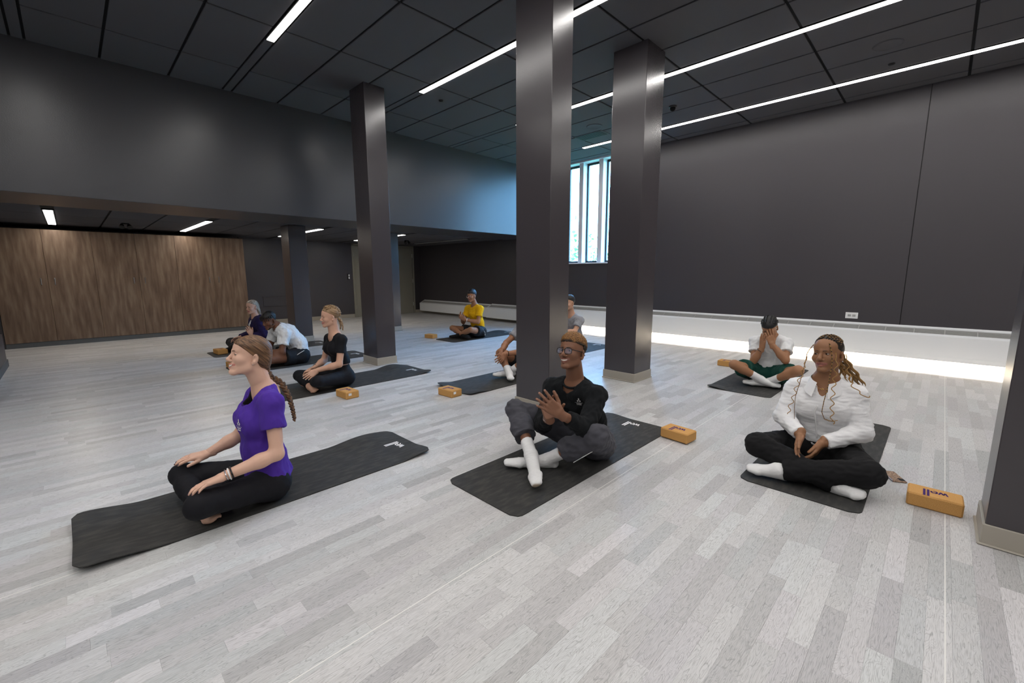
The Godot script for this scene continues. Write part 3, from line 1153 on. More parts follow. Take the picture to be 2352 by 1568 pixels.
		for x in range(1, nx - 1):
			for y in range(1, ny - 1):
				var row := x * sx + y * nz
				for z in range(1, nz - 1):
					var at := row + z
					if id[at] < 0:
						continue
					var inside := f[at] < 0
					if inside != (f[at + sx] < 0):
						_quad(id[at], id[at - nz], id[at - nz - 1], id[at - 1], inside)
					if inside != (f[at + nz] < 0):
						_quad(id[at], id[at - 1], id[at - sx - 1], id[at - sx], inside)
					if inside != (f[at + 1] < 0):
						_quad(id[at], id[at - sx], id[at - sx - nz], id[at - nz], inside)
		_normals()
		if waves.size():
			for w in waves:
				var nz2 := FastNoiseLite.new()
				nz2.noise_type = FastNoiseLite.TYPE_SIMPLEX_SMOOTH
				nz2.seed = w[2]
				nz2.frequency = 1.0
				nz2.fractal_octaves = 2
				var ridged: bool = w.size() > 3
				for q in v.size():
					var a := nz2.get_noise_3dv(w[0] * v[q])
					if ridged:
						a = 0.35 - absf(a) * 1.6
					v[q] += n[q] * (a * float(w[1]))
			_normals()
		c.resize(v.size())
		c.fill(base)
		if streak.size():
			var nz3 := FastNoiseLite.new()
			nz3.noise_type = FastNoiseLite.TYPE_SIMPLEX_SMOOTH
			nz3.seed = streak[3]
			nz3.frequency = 1.0
			nz3.fractal_octaves = 2
			for q in v.size():
				c[q] = streak[1].lerp(streak[2], clampf(nz3.get_noise_3dv(streak[0] * v[q]) * 1.1 + 0.5, 0.0, 1.0))
		for t in tints:
			var a: Vector3 = t[0]
			var ab: Vector3 = t[1] - a
			var inv := 1.0 / maxf(ab.length_squared(), 1e-9)
			for q in v.size():
				var w := v[q] - a
				var d := (w - ab * clampf(w.dot(ab) * inv, 0.0, 1.0)).length()
				if d < t[2] + t[3]:
					c[q] = c[q].lerp(t[4], clampf((t[2] + t[3] - d) / t[3], 0.0, 1.0) * t[4].a)
					c[q].a = 1.0

	func _quad(a: int, b: int, d: int, e: int, flip: bool) -> void:
		if a < 0 or b < 0 or d < 0 or e < 0:
			return
		# Godot's front faces run clockwise
		if not flip:
			ix.append_array(PackedInt32Array([a, b, d, a, d, e]))
		else:
			ix.append_array(PackedInt32Array([a, d, b, a, e, d]))

	func _normals() -> void:
		n = PackedVector3Array()
		n.resize(v.size())
		for q in range(0, ix.size(), 3):
			var i0 := ix[q]
			var i1 := ix[q + 1]
			var i2 := ix[q + 2]
			var g := (v[i2] - v[i0]).cross(v[i1] - v[i0])
			n[i0] += g
			n[i1] += g
			n[i2] += g
		for q in n.size():
			n[q] = n[q].normalized()


var blobs: Array[Blob] = []
var later := []   # [name, [blobs], material, parent, meta label]


func blob(cell: float, base := Color.WHITE) -> Blob:
	var b := Blob.new()
	b.cell = cell
	b.base = base
	b.keep.append([[Vector3(0, -1, 0), -0.0068]])   # everyone rests on a mat
	blobs.append(b)
	return b


func _run_blob(k: int) -> void:
	blobs[k].run()


func body_part(called: String, made: Array, m: Material, parent: Node3D, label := "") -> void:
	later.append([called, made, m, parent, label])


func run_blobs() -> void:
	var id := WorkerThreadPool.add_group_task(_run_blob, blobs.size(), -1, true)
	WorkerThreadPool.wait_for_group_task_completion(id)
	for l in later:
		var mb := MB.new()
		for b in l[1]:
			var from := mb.v.size()
			mb.v.append_array(b.v)
			mb.n.append_array(b.n)
			mb.c.append_array(b.c)
			for q in b.ix:
				mb.i.append(q + from)
		mb.t.resize(mb.v.size())
		var o := part(l[0], mb, l[2], l[3])
		o.position = -l[3].global_position
		if l[4] != "":
			o.set_meta("label", l[4])


# ---------------------------------------------------------------- people
func cloth(called: String, c: Color, rough := 0.9, rim := 0.25) -> StandardMaterial3D:
	var m := paint(called, c, rough, 0.3)
	m.rim_enabled = true
	m.rim = rim
	m.rim_tint = 0.6
	return m


func people_materials() -> void:
	var sk := paint("skin", Color.WHITE, 0.52, 0.42)
	sk.vertex_color_use_as_albedo = true
	var hr := paint("hair", Color.WHITE, 0.5, 0.45)
	hr.vertex_color_use_as_albedo = true
	var ey := paint("eye", Color.WHITE, 0.12, 0.5)
	ey.vertex_color_use_as_albedo = true
	paint("teeth", lin(0.80, 0.77, 0.70), 0.25, 0.5)
	paint("mouth", lin(0.10, 0.02, 0.02), 0.6, 0.3)
	cloth("purple_tee", lin(0.072, 0.030, 0.30))
	cloth("leggings", lin(0.009, 0.009, 0.012), 0.75, 0.15)
	cloth("black_knit", lin(0.0085, 0.0095, 0.011), 0.95, 0.2)
	cloth("grey_trousers", lin(0.062, 0.062, 0.074), 0.85, 0.3)
	cloth("white_jacket", lin(0.74, 0.74, 0.75), 0.7, 0.2)
	cloth("white_tee", lin(0.72, 0.73, 0.74), 0.9, 0.2)
	cloth("black_trousers", lin(0.010, 0.010, 0.011), 0.9, 0.2)
	cloth("green_shorts", lin(0.010, 0.060, 0.045), 0.7, 0.2)
	cloth("black_shorts", lin(0.011, 0.012, 0.015), 0.7, 0.2)
	cloth("yellow_tee", lin(0.78, 0.42, 0.006), 0.9, 0.2)
	cloth("grey_tee", lin(0.28, 0.28, 0.30), 0.9, 0.2)
	cloth("navy_hoodie", lin(0.018, 0.012, 0.055), 0.9, 0.2)
	cloth("sock", Color.WHITE, 0.95, 0.2).vertex_color_use_as_albedo = true
	cloth("sock_tan", lin(0.42, 0.36, 0.29), 0.95, 0.2)
	cloth("sock_black", lin(0.012, 0.012, 0.013), 0.95, 0.2)
	paint("gold", lin(0.65, 0.42, 0.14), 0.25, 0.5, 1.0)
	paint("silver", lin(0.7, 0.7, 0.72), 0.25, 0.5, 1.0)
	paint("acetate", lin(0.008, 0.007, 0.007), 0.2, 0.5)
	paint("nail_dark", lin(0.03, 0.012, 0.045), 0.2, 0.5)
	paint("nail_pale", lin(0.55, 0.36, 0.32), 0.3, 0.5)
	paint("gold_ink", lin(0.60, 0.34, 0.06), 0.8, 0.3)
	var sp := paint("spectacle_lens", Color(0.8, 0.85, 1.0, 0.12), 0.05)
	sp.transparency = BaseMaterial3D.TRANSPARENCY_ALPHA


func pp(called: String, mb: MB, m: Material, parent: Node3D) -> MeshInstance3D:
	var o := part(called, mb, m, parent)
	o.position = -parent.global_position
	return o


func head_frame(at: Vector3, fwd: Vector3, up: Vector3, s: float) -> Transform3D:
	var f := fwd.normalized()
	var l := up.cross(f).normalized()
	var u := f.cross(l)
	return Transform3D(Basis(l * s, u * s, f * s), at)


func axes(h: Transform3D) -> Basis:
	return h.basis.orthonormalized()


func stretched(h: Transform3D, tilt: float, fx: float, fy: float, fz: float) -> Basis:
	# noise space: head axes turned about the left-right axis, then scaled
	var b := axes(h).transposed()
	return Basis.from_scale(Vector3(fx, fy, fz)) * Basis(Vector3.RIGHT, tilt) * b


func head_blob(h: Transform3D, o: Dictionary, cell: float) -> Blob:
	var b := blob(cell, o.skin)
	var ax := axes(h)
	var s := h.basis.x.length()
	var jw: float = o.get("jaw", 1.0)
	var nw: float = o.get("nose", 1.0)
	var lp: float = o.get("lip", 1.0)
	var ck: float = o.get("cheek", 1.0)
	var sm: float = o.get("smile", 0.0)
	b.ell(h * Vector3(0, 0.032, -0.010), Vector3(0.073, 0.082, 0.093) * s, ax, 0.02)
	b.ell(h * Vector3(0, -0.028, 0.030), Vector3(0.059 * jw, 0.074, 0.056) * s, ax, 0.03)
	b.ell(h * Vector3(0, 0.046, 0.030), Vector3(0.061, 0.048, 0.056) * s, ax, 0.02)
	for q in [-1, 1]:
		b.cap(h * Vector3(q * 0.047 * jw, -0.066, 0.0), h * Vector3(q * 0.015, -0.100, 0.066), 0.017 * s, 0.015 * s, 0.025)
		b.ell(h * Vector3(q * 0.038 * jw, -0.030 + 0.004 * sm, 0.054), Vector3(0.024 * ck, 0.021 * ck, 0.025) * s, ax, 0.02)
		b.cap(h * Vector3(0, 0.019, 0.079), h * Vector3(q * 0.037, 0.023, 0.068), 0.0105 * s, 0.010 * s, 0.012)
	b.ell(h * Vector3(0, -0.101, 0.073), Vector3(0.021 * jw, 0.015, 0.017) * s, ax, 0.015)
	b.ell(h * Vector3(0, -0.064, 0.070), Vector3(0.030, 0.024, 0.021) * s, ax, 0.012)
	for q in [-1, 1]:
		b.ell(h * Vector3(q * 0.031, 0.001, 0.094), Vector3(0.019, 0.0115, 0.017) * s, ax, 0.010, -1)
	b.cap(h * Vector3(0, 0.012, 0.080), h * Vector3(0, -0.027, 0.1035), 0.0075 * s, 0.0095 * s * nw, 0.008)
	b.ell(h * Vector3(0, -0.032, 0.1035), Vector3(0.0115 * nw, 0.0095, 0.0105) * s, ax, 0.008)
	for q in [-1, 1]:
		b.ell(h * Vector3(q * 0.0125 * nw, -0.037, 0.0935), Vector3(0.0075 * nw, 0.0065, 0.009) * s, ax, 0.006)
	# lips, corners drawn out and up by a smile
	var cx := 0.0235 + 0.006 * sm
	var cy := -0.066 + 0.010 * sm
	var cz := 0.079 - 0.006 * sm
	var up_mid := h * Vector3(0, -0.0600 + 0.002 * sm, 0.0910)
	var lo_mid := h * Vector3(0, -0.0735 - 0.004 * sm, 0.0890)
	for q in [-1, 1]:
		var corner := h * Vector3(q * cx, cy, cz)
		b.cap(up_mid, corner, 0.0056 * lp * s, 0.0030 * s, 0.005)
		b.cap(lo_mid, corner, 0.0070 * lp * s, 0.0030 * s, 0.005)
		b.tints.append([up_mid, corner, 0.0062 * lp * s, 0.0022, o.lips])
		b.tints.append([lo_mid, corner, 0.0070 * lp * s, 0.0022, o.lips])
	if sm < 0.3:
		for q in [-1, 1]:
			b.tints.append([h * Vector3(0, -0.0662, 0.098), h * Vector3(q * cx, cy, cz + 0.004), 0.0013, 0.0022, Color(o.lips.r * 0.35, o.lips.g * 0.3, o.lips.b * 0.3, 1.0)])
	# ears
	for q in [-1, 1]:
		var eb := ax * Basis(Vector3.UP, q * 0.35)
		b.ell(h * Vector3(q * 0.075, -0.012, -0.016), Vector3(0.0075, 0.030, 0.017) * s, eb, 0.006)
		b.ell(h * Vector3(q * 0.072, -0.038, -0.008), Vector3(0.006, 0.010, 0.009) * s, eb, 0.006)
		b.ell(h * Vector3(q * 0.0825, -0.012, -0.010), Vector3(0.0065, 0.017, 0.0085) * s, eb, 0.003, -1)
	return b


func eyes(h: Transform3D, o: Dictionary, parent: Node3D) -> void:
	var look: Vector3 = o.get("gaze", Vector3(0, 0, 1))
	var open: float = o.get("open", 1.0)
	var iris: Color = o.get("iris", Color(0.03, 0.018, 0.01))
	var lid: Color = o.skin * 0.86
	lid.a = 1.0
	for q in [-1, 1]:
		var mid := Vector3(q * 0.031, 0.0005, 0.0685)
		var mb := MB.new()
		var gz := look.normalized()
		var gx := Vector3.UP.cross(gz).normalized()
		var gy := gz.cross(gx)
		var rings := []
		var cols := []
		for a in 15:
			var th := PI * (1.0 - a / 14.0)
			if a > 9:
				th = [0.62, 0.5, 0.27, 0.14, 0.0][a - 10]
			var ring := []
			for e in 16:
				var ph := TAU * e / 16
				ring.append(h * (mid + (gx * cos(ph) * sin(th) + gy * sin(ph) * sin(th) + gz * cos(th)) * 0.0122))
			rings.append(ring)
			cols.append(Color(0.62, 0.60, 0.57) if th > 0.55 else (iris if th > 0.25 else Color(0.004, 0.004, 0.004)))
		mb.grid(rings, true, false, false)
		for k in mb.c.size():
			mb.c[k] = cols[mini(k / 16, 14)]
		var ball := pp("eyeball", mb, M.eye, parent)
		for up in [1, -1]:
			var lm := MB.new()
			lm.col = lid
			var rows := []
			var edge := []
			for a in 7:
				var row := []
				for e in 13:
					var az := lerpf(-1.25, 1.25, e / 12.0)
					var cut := (0.30 if up > 0 else 0.34) * open * cos(az * 1.15)
					var el: float = lerpf(1.5, cut, a / 6.0) * up
					var r := 0.0133
					var pt := h * (mid + Vector3(sin(az) * cos(el), sin(el), cos(az) * cos(el)) * r)
					row.append(pt)
					if a == 6:
						edge.append(h * (mid + Vector3(sin(az) * cos(el), sin(el), cos(az) * cos(el)) * (r + 0.0006)))
				rows.append(row)
			if up < 0:
				rows.reverse()
			lm.grid(rows, false, false, false)
			pp("eyelid", lm, M.skin, ball)
			if up > 0:
				var lash := MB.new()
				lash.tube(edge, [0.0003, 0.0008, 0.0011, 0.0012, 0.0012, 0.0012, 0.0012, 0.0012, 0.0012, 0.0012, 0.0011, 0.0008, 0.0003], 6)
				pp("lashes", lash, M.acetate, ball)
	var bc: Color = o.get("brow", Color(0.02, 0.012, 0.008))
	for q in [-1, 1]:
		var mb := MB.new()
		mb.col = bc
		var p := []
		var ra := []
		for e in 9:
			var t := e / 8.0
			p.append(h * Vector3(q * lerpf(0.013, 0.050, t), 0.0190 + 0.0055 * sin(t * 2.4) - 0.0065 * t + o.get("brow_lift", 0.0), lerpf(0.0905, 0.0655, pow(t, 1.7))))
			ra.append(lerpf(0.0030, 0.0012, t) * o.get("brow_w", 1.0))
		mb.tube(p, ra, 8)
		pp("eyebrow", mb, M.hair, parent)


func face_depth(hd: Blob, h: Transform3D) -> Array:
	var inv := h.affine_inverse()
	var out := []
	for q in hd.v:
		var l := inv * q
		if l.z > 0.045 and l.y < -0.035 and l.y > -0.095:
			out.append(l)
	return out


func on_face(pts: Array, x: float, y: float) -> float:
	var z := 0.0
	var w := 0.0
	for p in pts:
		var d: float = (p.x - x) * (p.x - x) + (p.y - y) * (p.y - y)
		if d < 0.000025:
			var k := 1.0 / (d + 0.0000015)
			z += p.z * k
			w += k
	return z / w if w > 0.0 else 0.08


func smile_teeth(h: Transform3D, o: Dictionary, parent: Node3D, hd: Blob) -> void:
	var sm: float = o.get("smile", 0.0)
	var cx := 0.0235 + 0.006 * sm
	var cy := -0.066 + 0.010 * sm
	var pts := face_depth(hd, h)
	var gp: float = o.get("gape", 1.0)
	for layer in 2:
		var mb := MB.new()
		var rows := []
		var wide := cx * (1.0 if layer == 0 else 0.90)
		for a in 5:
			var row := []
			for e in 21:
				var t := lerpf(-1.0, 1.0, e / 20.0)
				var cr := 1.0 - t * t
				var top := lerpf(cy, -0.0628 + 0.0015 * sm, cr)
				var bot := lerpf(cy, -0.0628 - (0.0077 + 0.004 * sm) * gp, cr) if layer == 0 else lerpf(cy + 0.001, -0.0628 - (0.0064 + 0.0026 * sm) * gp, pow(maxf(cr, 0.0), 0.6))
				var y := lerpf(bot, top, a / 4.0)
				var z := on_face(pts, t * wide, y) + (0.0006 if layer == 0 else 0.0016)
				row.append(h * Vector3(t * wide, y, z))
			rows.append(row)
		rows.reverse()
		mb.grid(rows, false, false, false)
		pp("mouth_opening" if layer == 0 else "teeth", mb, M.mouth if layer == 0 else M.teeth, parent)


func hand_blob(wrist: Vector3, dir: Vector3, palm: Vector3, left: bool, o: Dictionary, cell: float, hd: Dictionary) -> Blob:
	var b := blob(cell, o.skin)
	var d := dir.normalized()
	var nrm := (palm - d * palm.dot(d)).normalized()
	var th := d.cross(nrm) * (-1.0 if left else 1.0)
	var s: float = hd.get("s", 1.0)
	var rt := o.get("girth", 1.0) as float
	var pt := func(x: float, y: float, z: float) -> Vector3: return wrist + (th * x + d * y + nrm * z) * s
	var curl: Array = hd.get("curl", [0.25, 0.25, 0.28, 0.32])
	var spread: float = hd.get("spread", 0.06)
	var pale: Color = o.get("palm", o.skin)
	b.cap(pt.call(0, -0.03, 0), pt.call(0, 0.012, 0), 0.025 * s * rt, 0.024 * s, 0.015, th, 1.18)
	var roots := [[0.031, 0.086], [0.0105, 0.090], [-0.0105, 0.086], [-0.030, 0.078]]
	var lens := [0.072, 0.080, 0.074, 0.058]
	for f in 4:
		var root: Vector3 = pt.call(roots[f][0], roots[f][1], 0)
		b.cap(pt.call(roots[f][0] * 0.62, 0.015, 0.002), root, 0.0165 * s, 0.0118 * s, 0.012)
		var ang: float = (1.5 - f) * spread
		var fd := (d * cos(ang) + th * sin(ang)).normalized()
		var at := root
		var c := 0.0
		var rr: float = [0.0094, 0.0096, 0.0092, 0.0082][f] * s
		for j in 3:
			c += curl[f] * [0.7, 1.1, 0.8][j]
			var seg: float = lens[f] * [0.46, 0.30, 0.24][j] * s
			var e := at + (fd * cos(c) + nrm * sin(c)) * seg
			b.cap(at, e, rr, rr * 0.90, 0.0035)
			at = e
			rr *= 0.90
		var back := -(nrm * cos(c) - fd * sin(c))
		if hd.get("nails", null) is Color:
			b.tints.append([at + back * rr * 0.9, at + back * rr * 0.9 + (fd * cos(c) + nrm * sin(c)) * 0.006, 0.0048 * s, 0.0018, hd.nails])
	# thumb leaves the side of the palm near its base
	var ta: float = hd.get("thumb_out", 0.75)
	var tp: float = hd.get("thumb_in", 0.35)
	var td := (d * cos(ta) + th * sin(ta) * cos(tp) + nrm * sin(ta) * sin(tp)).normalized()
	var t0: Vector3 = pt.call(0.016, 0.018, 0.008)
	var t1 := t0 + td * 0.044 * s
	var td2 := (td * 0.8 + d * 0.45).normalized()
	var t2 := t1 + td2 * 0.034 * s
	var td3 := (td2 * 0.9 + d * 0.25 + nrm * 0.12).normalized()
	var t3 := t2 + td3 * 0.026 * s
	b.cap(t0, t1, 0.0155 * s, 0.0115 * s, 0.012)
	b.cap(t1, t2, 0.0112 * s, 0.0100 * s, 0.004)
	b.cap(t2, t3, 0.0100 * s, 0.0088 * s, 0.004)
	if pale != o.skin:
		for f in 4:
			b.tints.append([pt.call(roots[f][0] * 0.6, 0.02, 0.022), pt.call(roots[f][0], 0.09, 0.016), 0.010 * s, 0.008, pale])
	return b


func foot(b: Blob, an: Vector3, toe: Vector3, r: float, side_up: Vector3, k := 0.012) -> void:
	# a foot from ankle to toe; side_up: the direction of the instep
	var d := (toe - an)
	var f := d.normalized()
	var heel := an - f * 0.045 - side_up * 0.035
	var w := f.cross(side_up).normalized()
	var ball := an.lerp(toe, 0.66) - side_up * 0.010
	b.cap(heel, ball, 0.031 * r, 0.026 * r, k, w, 1.12)
	b.cap(an, ball, 0.033 * r, 0.022 * r, k + 0.008, w, 1.15)
	b.cap(ball, toe - f * 0.012, 0.025 * r, 0.0185 * r, k, w, 1.75)


func toes(b: Blob, an: Vector3, toe: Vector3, side_up: Vector3, left: bool) -> void:
	var f := (toe - an).normalized()
	var w := f.cross(side_up).normalized() * (1.0 if left else -1.0)
	for q in 5:
		var root := toe + w * (0.030 - q * 0.0145) - f * (0.006 + 0.005 * q)
		var r: float = [0.0105, 0.0080, 0.0075, 0.0070, 0.0068][q]
		b.cap(root - f * 0.012, root + f * (0.014 if q == 0 else 0.012), r, r * 0.9, 0.003)


func torso(b: Blob, J: Dictionary, g: float, off: float, k := 0.05) -> void:
	var side: Vector3 = (J.shL - J.shR).normalized()
	var waist: Vector3 = J.get("waist", J.pel.lerp(J.neck, 0.36))
	var chest: Vector3 = J.get("chest", J.pel.lerp(J.neck, 0.70))
	var top: Vector3 = J.pel.lerp(J.neck, 0.90) if not J.has("chest") else J.chest.lerp(J.neck, 0.6)
	var wd: float = J.get("wide", 1.0)
	b.cap(J.pel, waist, 0.098 * g + off, 0.080 * g + off, k, side, 1.48 * wd)
	b.cap(waist, chest, 0.080 * g + off, 0.092 * g + off, k, side, 1.40 * wd)
	b.cap(chest, top, 0.090 * g + off, 0.058 * g + off, k, side, 1.45 * wd)
	b.cap(J.shL, J.shR, 0.044 * g + off, 0.044 * g + off, k * 0.7)
	for q in ["L", "R"]:
		b.cap(J["sh" + q], J.neck.lerp(J.pel, 0.02), 0.040 * g + off * 0.8, 0.044 + off * 0.5, k * 0.7)


func bust(b: Blob, J: Dictionary, fwd: Vector3, r: float, off: float) -> void:
	var side: Vector3 = (J.shL - J.shR).normalized()
	var at: Vector3 = J.pel.lerp(J.neck, 0.66)
	for q in [-1, 1]:
		b.ell(at + side * q * 0.068 + fwd * (0.062 + off), Vector3.ONE * (r + off), Basis(), 0.05)


func sleeves(b: Blob, J: Dictionary, g: float, off: float, frac: float) -> void:
	for q in ["L", "R"]:
		var sh: Vector3 = J["sh" + q]
		var el: Vector3 = J["el" + q]
		var wr: Vector3 = J["wr" + q]
		if frac <= 1.0:
			b.cap(sh, sh.lerp(el, frac), 0.048 * g + off * 0.9, 0.046 * g + off * 1.25, 0.03, Vector3.ZERO, 1.0, false, true)
		else:
			b.cap(sh, el, 0.048 * g + off, 0.043 * g + off, 0.025)
			b.cap(el, el.lerp(wr, frac - 1.0), 0.043 * g + off, 0.032 * g + off * 0.8, 0.02, Vector3.ZERO, 1.0, false, true)


func legs(b: Blob, J: Dictionary, g: float, off: float, frac: float, flare := 0.0) -> void:
	var side: Vector3 = (J.hipL - J.hipR).normalized()
	b.cap(J.hipL, J.hipR, 0.098 * g + off, 0.098 * g + off, 0.05)
	b.cap(J.pel, J.pel.lerp(J.get("waist", J.pel.lerp(J.neck, 0.36)), 0.55), 0.095 * g + off, 0.085 * g + off, 0.05, side, 1.45)
	for q in ["L", "R"]:
		var hp: Vector3 = J["hip" + q]
		var kn: Vector3 = J["kn" + q]
		var an: Vector3 = J["an" + q]
		if frac <= 1.0:
			b.cap(hp, hp.lerp(kn, frac), 0.086 * g + off, lerpf(0.086, 0.060, frac) * g + off + flare, 0.04, Vector3.ZERO, 1.0, false, true)
		else:
			b.cap(hp, kn, 0.086 * g + off, 0.058 * g + off, 0.04)
			b.cap(kn, kn.lerp(an, minf(0.45, frac - 1.0)), 0.056 * g + off, 0.053 * g + off, 0.03)
			b.cap(kn.lerp(an, minf(0.3, frac - 1.0)), kn.lerp(an, frac - 1.0), 0.053 * g + off, 0.037 * g + off + flare, 0.02, Vector3.ZERO, 1.0, false, true)


func skin_body(J: Dictionary, o: Dictionary, cell: float) -> Blob:
	var g: float = o.get("girth", 1.0)
	var b := blob(cell, o.skin)
	var side: Vector3 = (J.shL - J.shR).normalized()
	var mid: Vector3 = J.get("waist", J.pel.lerp(J.neck, 0.36))
	b.cap(J.pel, mid, 0.070 * g, 0.060 * g, 0.05, side, 1.4)
	b.cap(mid, J.get("chest", J.pel.lerp(J.neck, 0.72)), 0.060 * g, 0.070 * g, 0.05, side, 1.4)
	b.cap(J.shL, J.shR, 0.042 * g, 0.042 * g, 0.04)
	var hb: Vector3 = J.head + (J.neck - J.head) * 0.25
	b.cap(J.neck + (J.neck - J.head) * 0.25, hb, 0.060 * o.get("neck_r", 1.0), 0.051 * o.get("neck_r", 1.0), 0.04)
	for q in ["L", "R"]:
		b.cap(J.neck + (J.neck - J.head) * 0.12, J["sh" + q], 0.046, 0.040 * g, 0.05)
		var el: Vector3 = J["el" + q]
		var wr: Vector3 = J["wr" + q]
		var ga: float = g * o.get("arm", 1.0)
		b.cap(J["sh" + q], el, 0.047 * ga, 0.037 * ga, 0.02)
		b.cap(el, el.lerp(wr, 0.35), 0.038 * ga, 0.040 * ga, 0.02)
		b.cap(el.lerp(wr, 0.3), wr, 0.040 * ga, 0.0265 * g, 0.02)
		var kn: Vector3 = J["kn" + q]
		var an: Vector3 = J["an" + q]
		var gl: float = g * o.get("leg", 1.0)
		b.cap(J["hip" + q], kn, 0.078 * g * minf(1.0, o.get("leg", 1.0) + 0.08), 0.053 * gl, 0.04)
		b.cap(kn, kn.lerp(an, 0.35), 0.050 * gl, 0.050 * gl, 0.02)
		b.cap(kn.lerp(an, 0.3), an, 0.050 * gl, 0.032 * g, 0.02)
	return b


func braid(path: Array, r0: float, r1: float, m: Material, cols: Array, parent: Node3D, called := "braid") -> void:
	var curve := Curve3D.new()
	for p in path:
		curve.add_point(p)
	var len := curve.get_baked_length()
	var mb := MB.new()
	var at := 0.0
	var k := 0
	while at < len:
		var t := at / len
		var r := lerpf(r0, r1, t)
		var p := curve.sample_baked(at)
		var d := (curve.sample_baked(minf(at + 0.004, len)) - curve.sample_baked(maxf(at - 0.004, 0))).normalized()
		var s := d.cross(Vector3(0.3, 0.1, 1).normalized()).normalized()
		var w := s.cross(d)
		var q := 1.0 if k % 2 == 0 else -1.0
		mb.col = cols[k % cols.size()]
		var ya := (d + s * q * -0.75).normalized()
		var xa := (s - ya * s.dot(ya)).normalized()
		mb.ball(p + s * q * r * 0.36, Vector3(r * 0.60, r * 1.28, r * 0.66), 10, Basis(xa, ya, xa.cross(ya)))
		at += r * 0.72
		k += 1
	pp(called, mb, m, parent)


func ring_band(at: Vector3, dir: Vector3, r: float, w: float, m: Material, parent: Node3D, called: String, wide := 1.0, side := Vector3.ZERO) -> void:
	var d := dir.normalized()
	var s := side if side != Vector3.ZERO else d.cross(Vector3(0.2, 1, 0.3)).normalized()
	s = (s - d * s.dot(d)).normalized()
	var u := d.cross(s)
	var rings := []
	for a in 29:
		var f := -TAU * a / 28
		var c := at + s * cos(f) * r * wide + u * sin(f) * r
		var out := (s * cos(f) + u * sin(f)).normalized()
		var ring := []
		for e in 8:
			var g := TAU * e / 8
			ring.append(c + (out * cos(g) + d * sin(g)) * w)
		rings.append(ring)
	var mb := MB.new()
	mb.grid(rings, true, false, false)
	pp(called, mb, m, parent)


func ink_text(text: String, m: Material, parent: Node3D, xf: Transform3D, size: float) -> void:
	var tm := TextMesh.new()
	var fnt := SystemFont.new()
	fnt.font_names = PackedStringArray(["Droid Sans"])
	fnt.font_weight = 700
	tm.font = fnt
	tm.text = text
	tm.font_size = 32
	tm.pixel_size = size / 32.0
	tm.depth = 0.0006
	var o := put("lettering", tm, m, parent)
	o.transform = Transform3D(xf.basis, xf.origin - parent.global_position)


func crest(parent: Node3D, m: Material, xf: Transform3D) -> void:
	# small emblem over a rule and two lines of lettering; local x to the right, y up, z off the cloth
	var mb := MB.new()
	var fan := func(poly: Array) -> void:
		var c := Vector3.ZERO
		for p in poly:
			c += Vector3(p.x, p.y, 0)
		c /= poly.size()
		for k in poly.size():
			var a: Vector2 = poly[k]
			var b: Vector2 = poly[(k + 1) % poly.size()]
			var nn := xf.basis.z.normalized()
			mb.tri(xf * c, xf * Vector3(a.x, a.y, 0), xf * Vector3(b.x, b.y, 0), nn, nn, nn)
	fan.call([Vector2(-0.004, 0.016), Vector2(0.004, 0.016), Vector2(0.004, 0.034), Vector2(0.0, 0.039), Vector2(-0.003, 0.034)])
	for q in [-1, 1]:
		fan.call([Vector2(q * 0.001, 0.003), Vector2(q * 0.007, 0.001), Vector2(q * 0.012, 0.006), Vector2(q * 0.012, 0.013), Vector2(q * 0.008, 0.018), Vector2(q * 0.003, 0.016), Vector2(q * 0.006, 0.010)] if q > 0 else [Vector2(-0.006, 0.010), Vector2(-0.003, 0.016), Vector2(-0.008, 0.018), Vector2(-0.012, 0.013), Vector2(-0.012, 0.006), Vector2(-0.007, 0.001), Vector2(-0.001, 0.003)])
	mb.quad(xf * Vector3(-0.028, -0.006, 0), xf * Vector3(0.028, -0.006, 0), xf * Vector3(0.028, -0.0045, 0), xf * Vector3(-0.028, -0.0045, 0))
	pp("crest", mb, m, parent)
	ink_text("STUDENT", m, parent, xf * Transform3D(Basis(), Vector3(0, -0.0145, 0)), 0.0082)
	ink_text("AFFAIRS", m, parent, xf * Transform3D(Basis(), Vector3(0, -0.0250, 0)), 0.0082)


var prints := []   # [blob, point, callable]: marks put on cloth once it is meshed


func person(label: String, at: Vector3) -> Node3D:
	return thing("person", label, "person", Vector3(at.x, 0.0056, at.z), 0.0, "people seated on yoga mats")


func plane_in(h: Transform3D, n: Vector3, off: float) -> Array:
	# keeps the points whose head-local position p has n.p < off
	var ax := axes(h)
	var w := ax * n
	return [w, off * h.basis.x.length() + w.dot(h.origin)]


func surface_near(b: Blob, p: Vector3) -> Transform3D:
	var best := 0
	var bd := 9.0
	for k in b.v.size():
		var d := b.v[k].distance_squared_to(p)
		if d < bd:
			bd = d
			best = k
	var z := b.n[best]
	var x := Vector3.UP.cross(z).normalized()
	return Transform3D(Basis(x, z.cross(x), z), b.v[best] + z * 0.0035)


func finish_prints() -> void:
	for p in prints:
		p[2].call(surface_near(p[0], p[1]))


func socks(J: Dictionary, root: Node3D, m: Material, cell: float, cuff: float, up: Dictionary, g := 1.0, marks := {}) -> void:
	for q in ["L", "R"]:
		var b := blob(cell, Color(0.74, 0.74, 0.74))
		var an: Vector3 = J["an" + q]
		if marks.has(q):
			b.tints.append_array(marks[q])
		foot(b, an, J["toe" + q], 1.08, up[q])
		b.cap(an, an.lerp(J["kn" + q], cuff), 0.040 * g, 0.042 * g, 0.02, Vector3.ZERO, 1.0, false, true)
		b.waves.append([Basis.from_scale(Vector3(40, 70, 40)), 0.0016, 3])
		body_part("sock", [b], m, root)


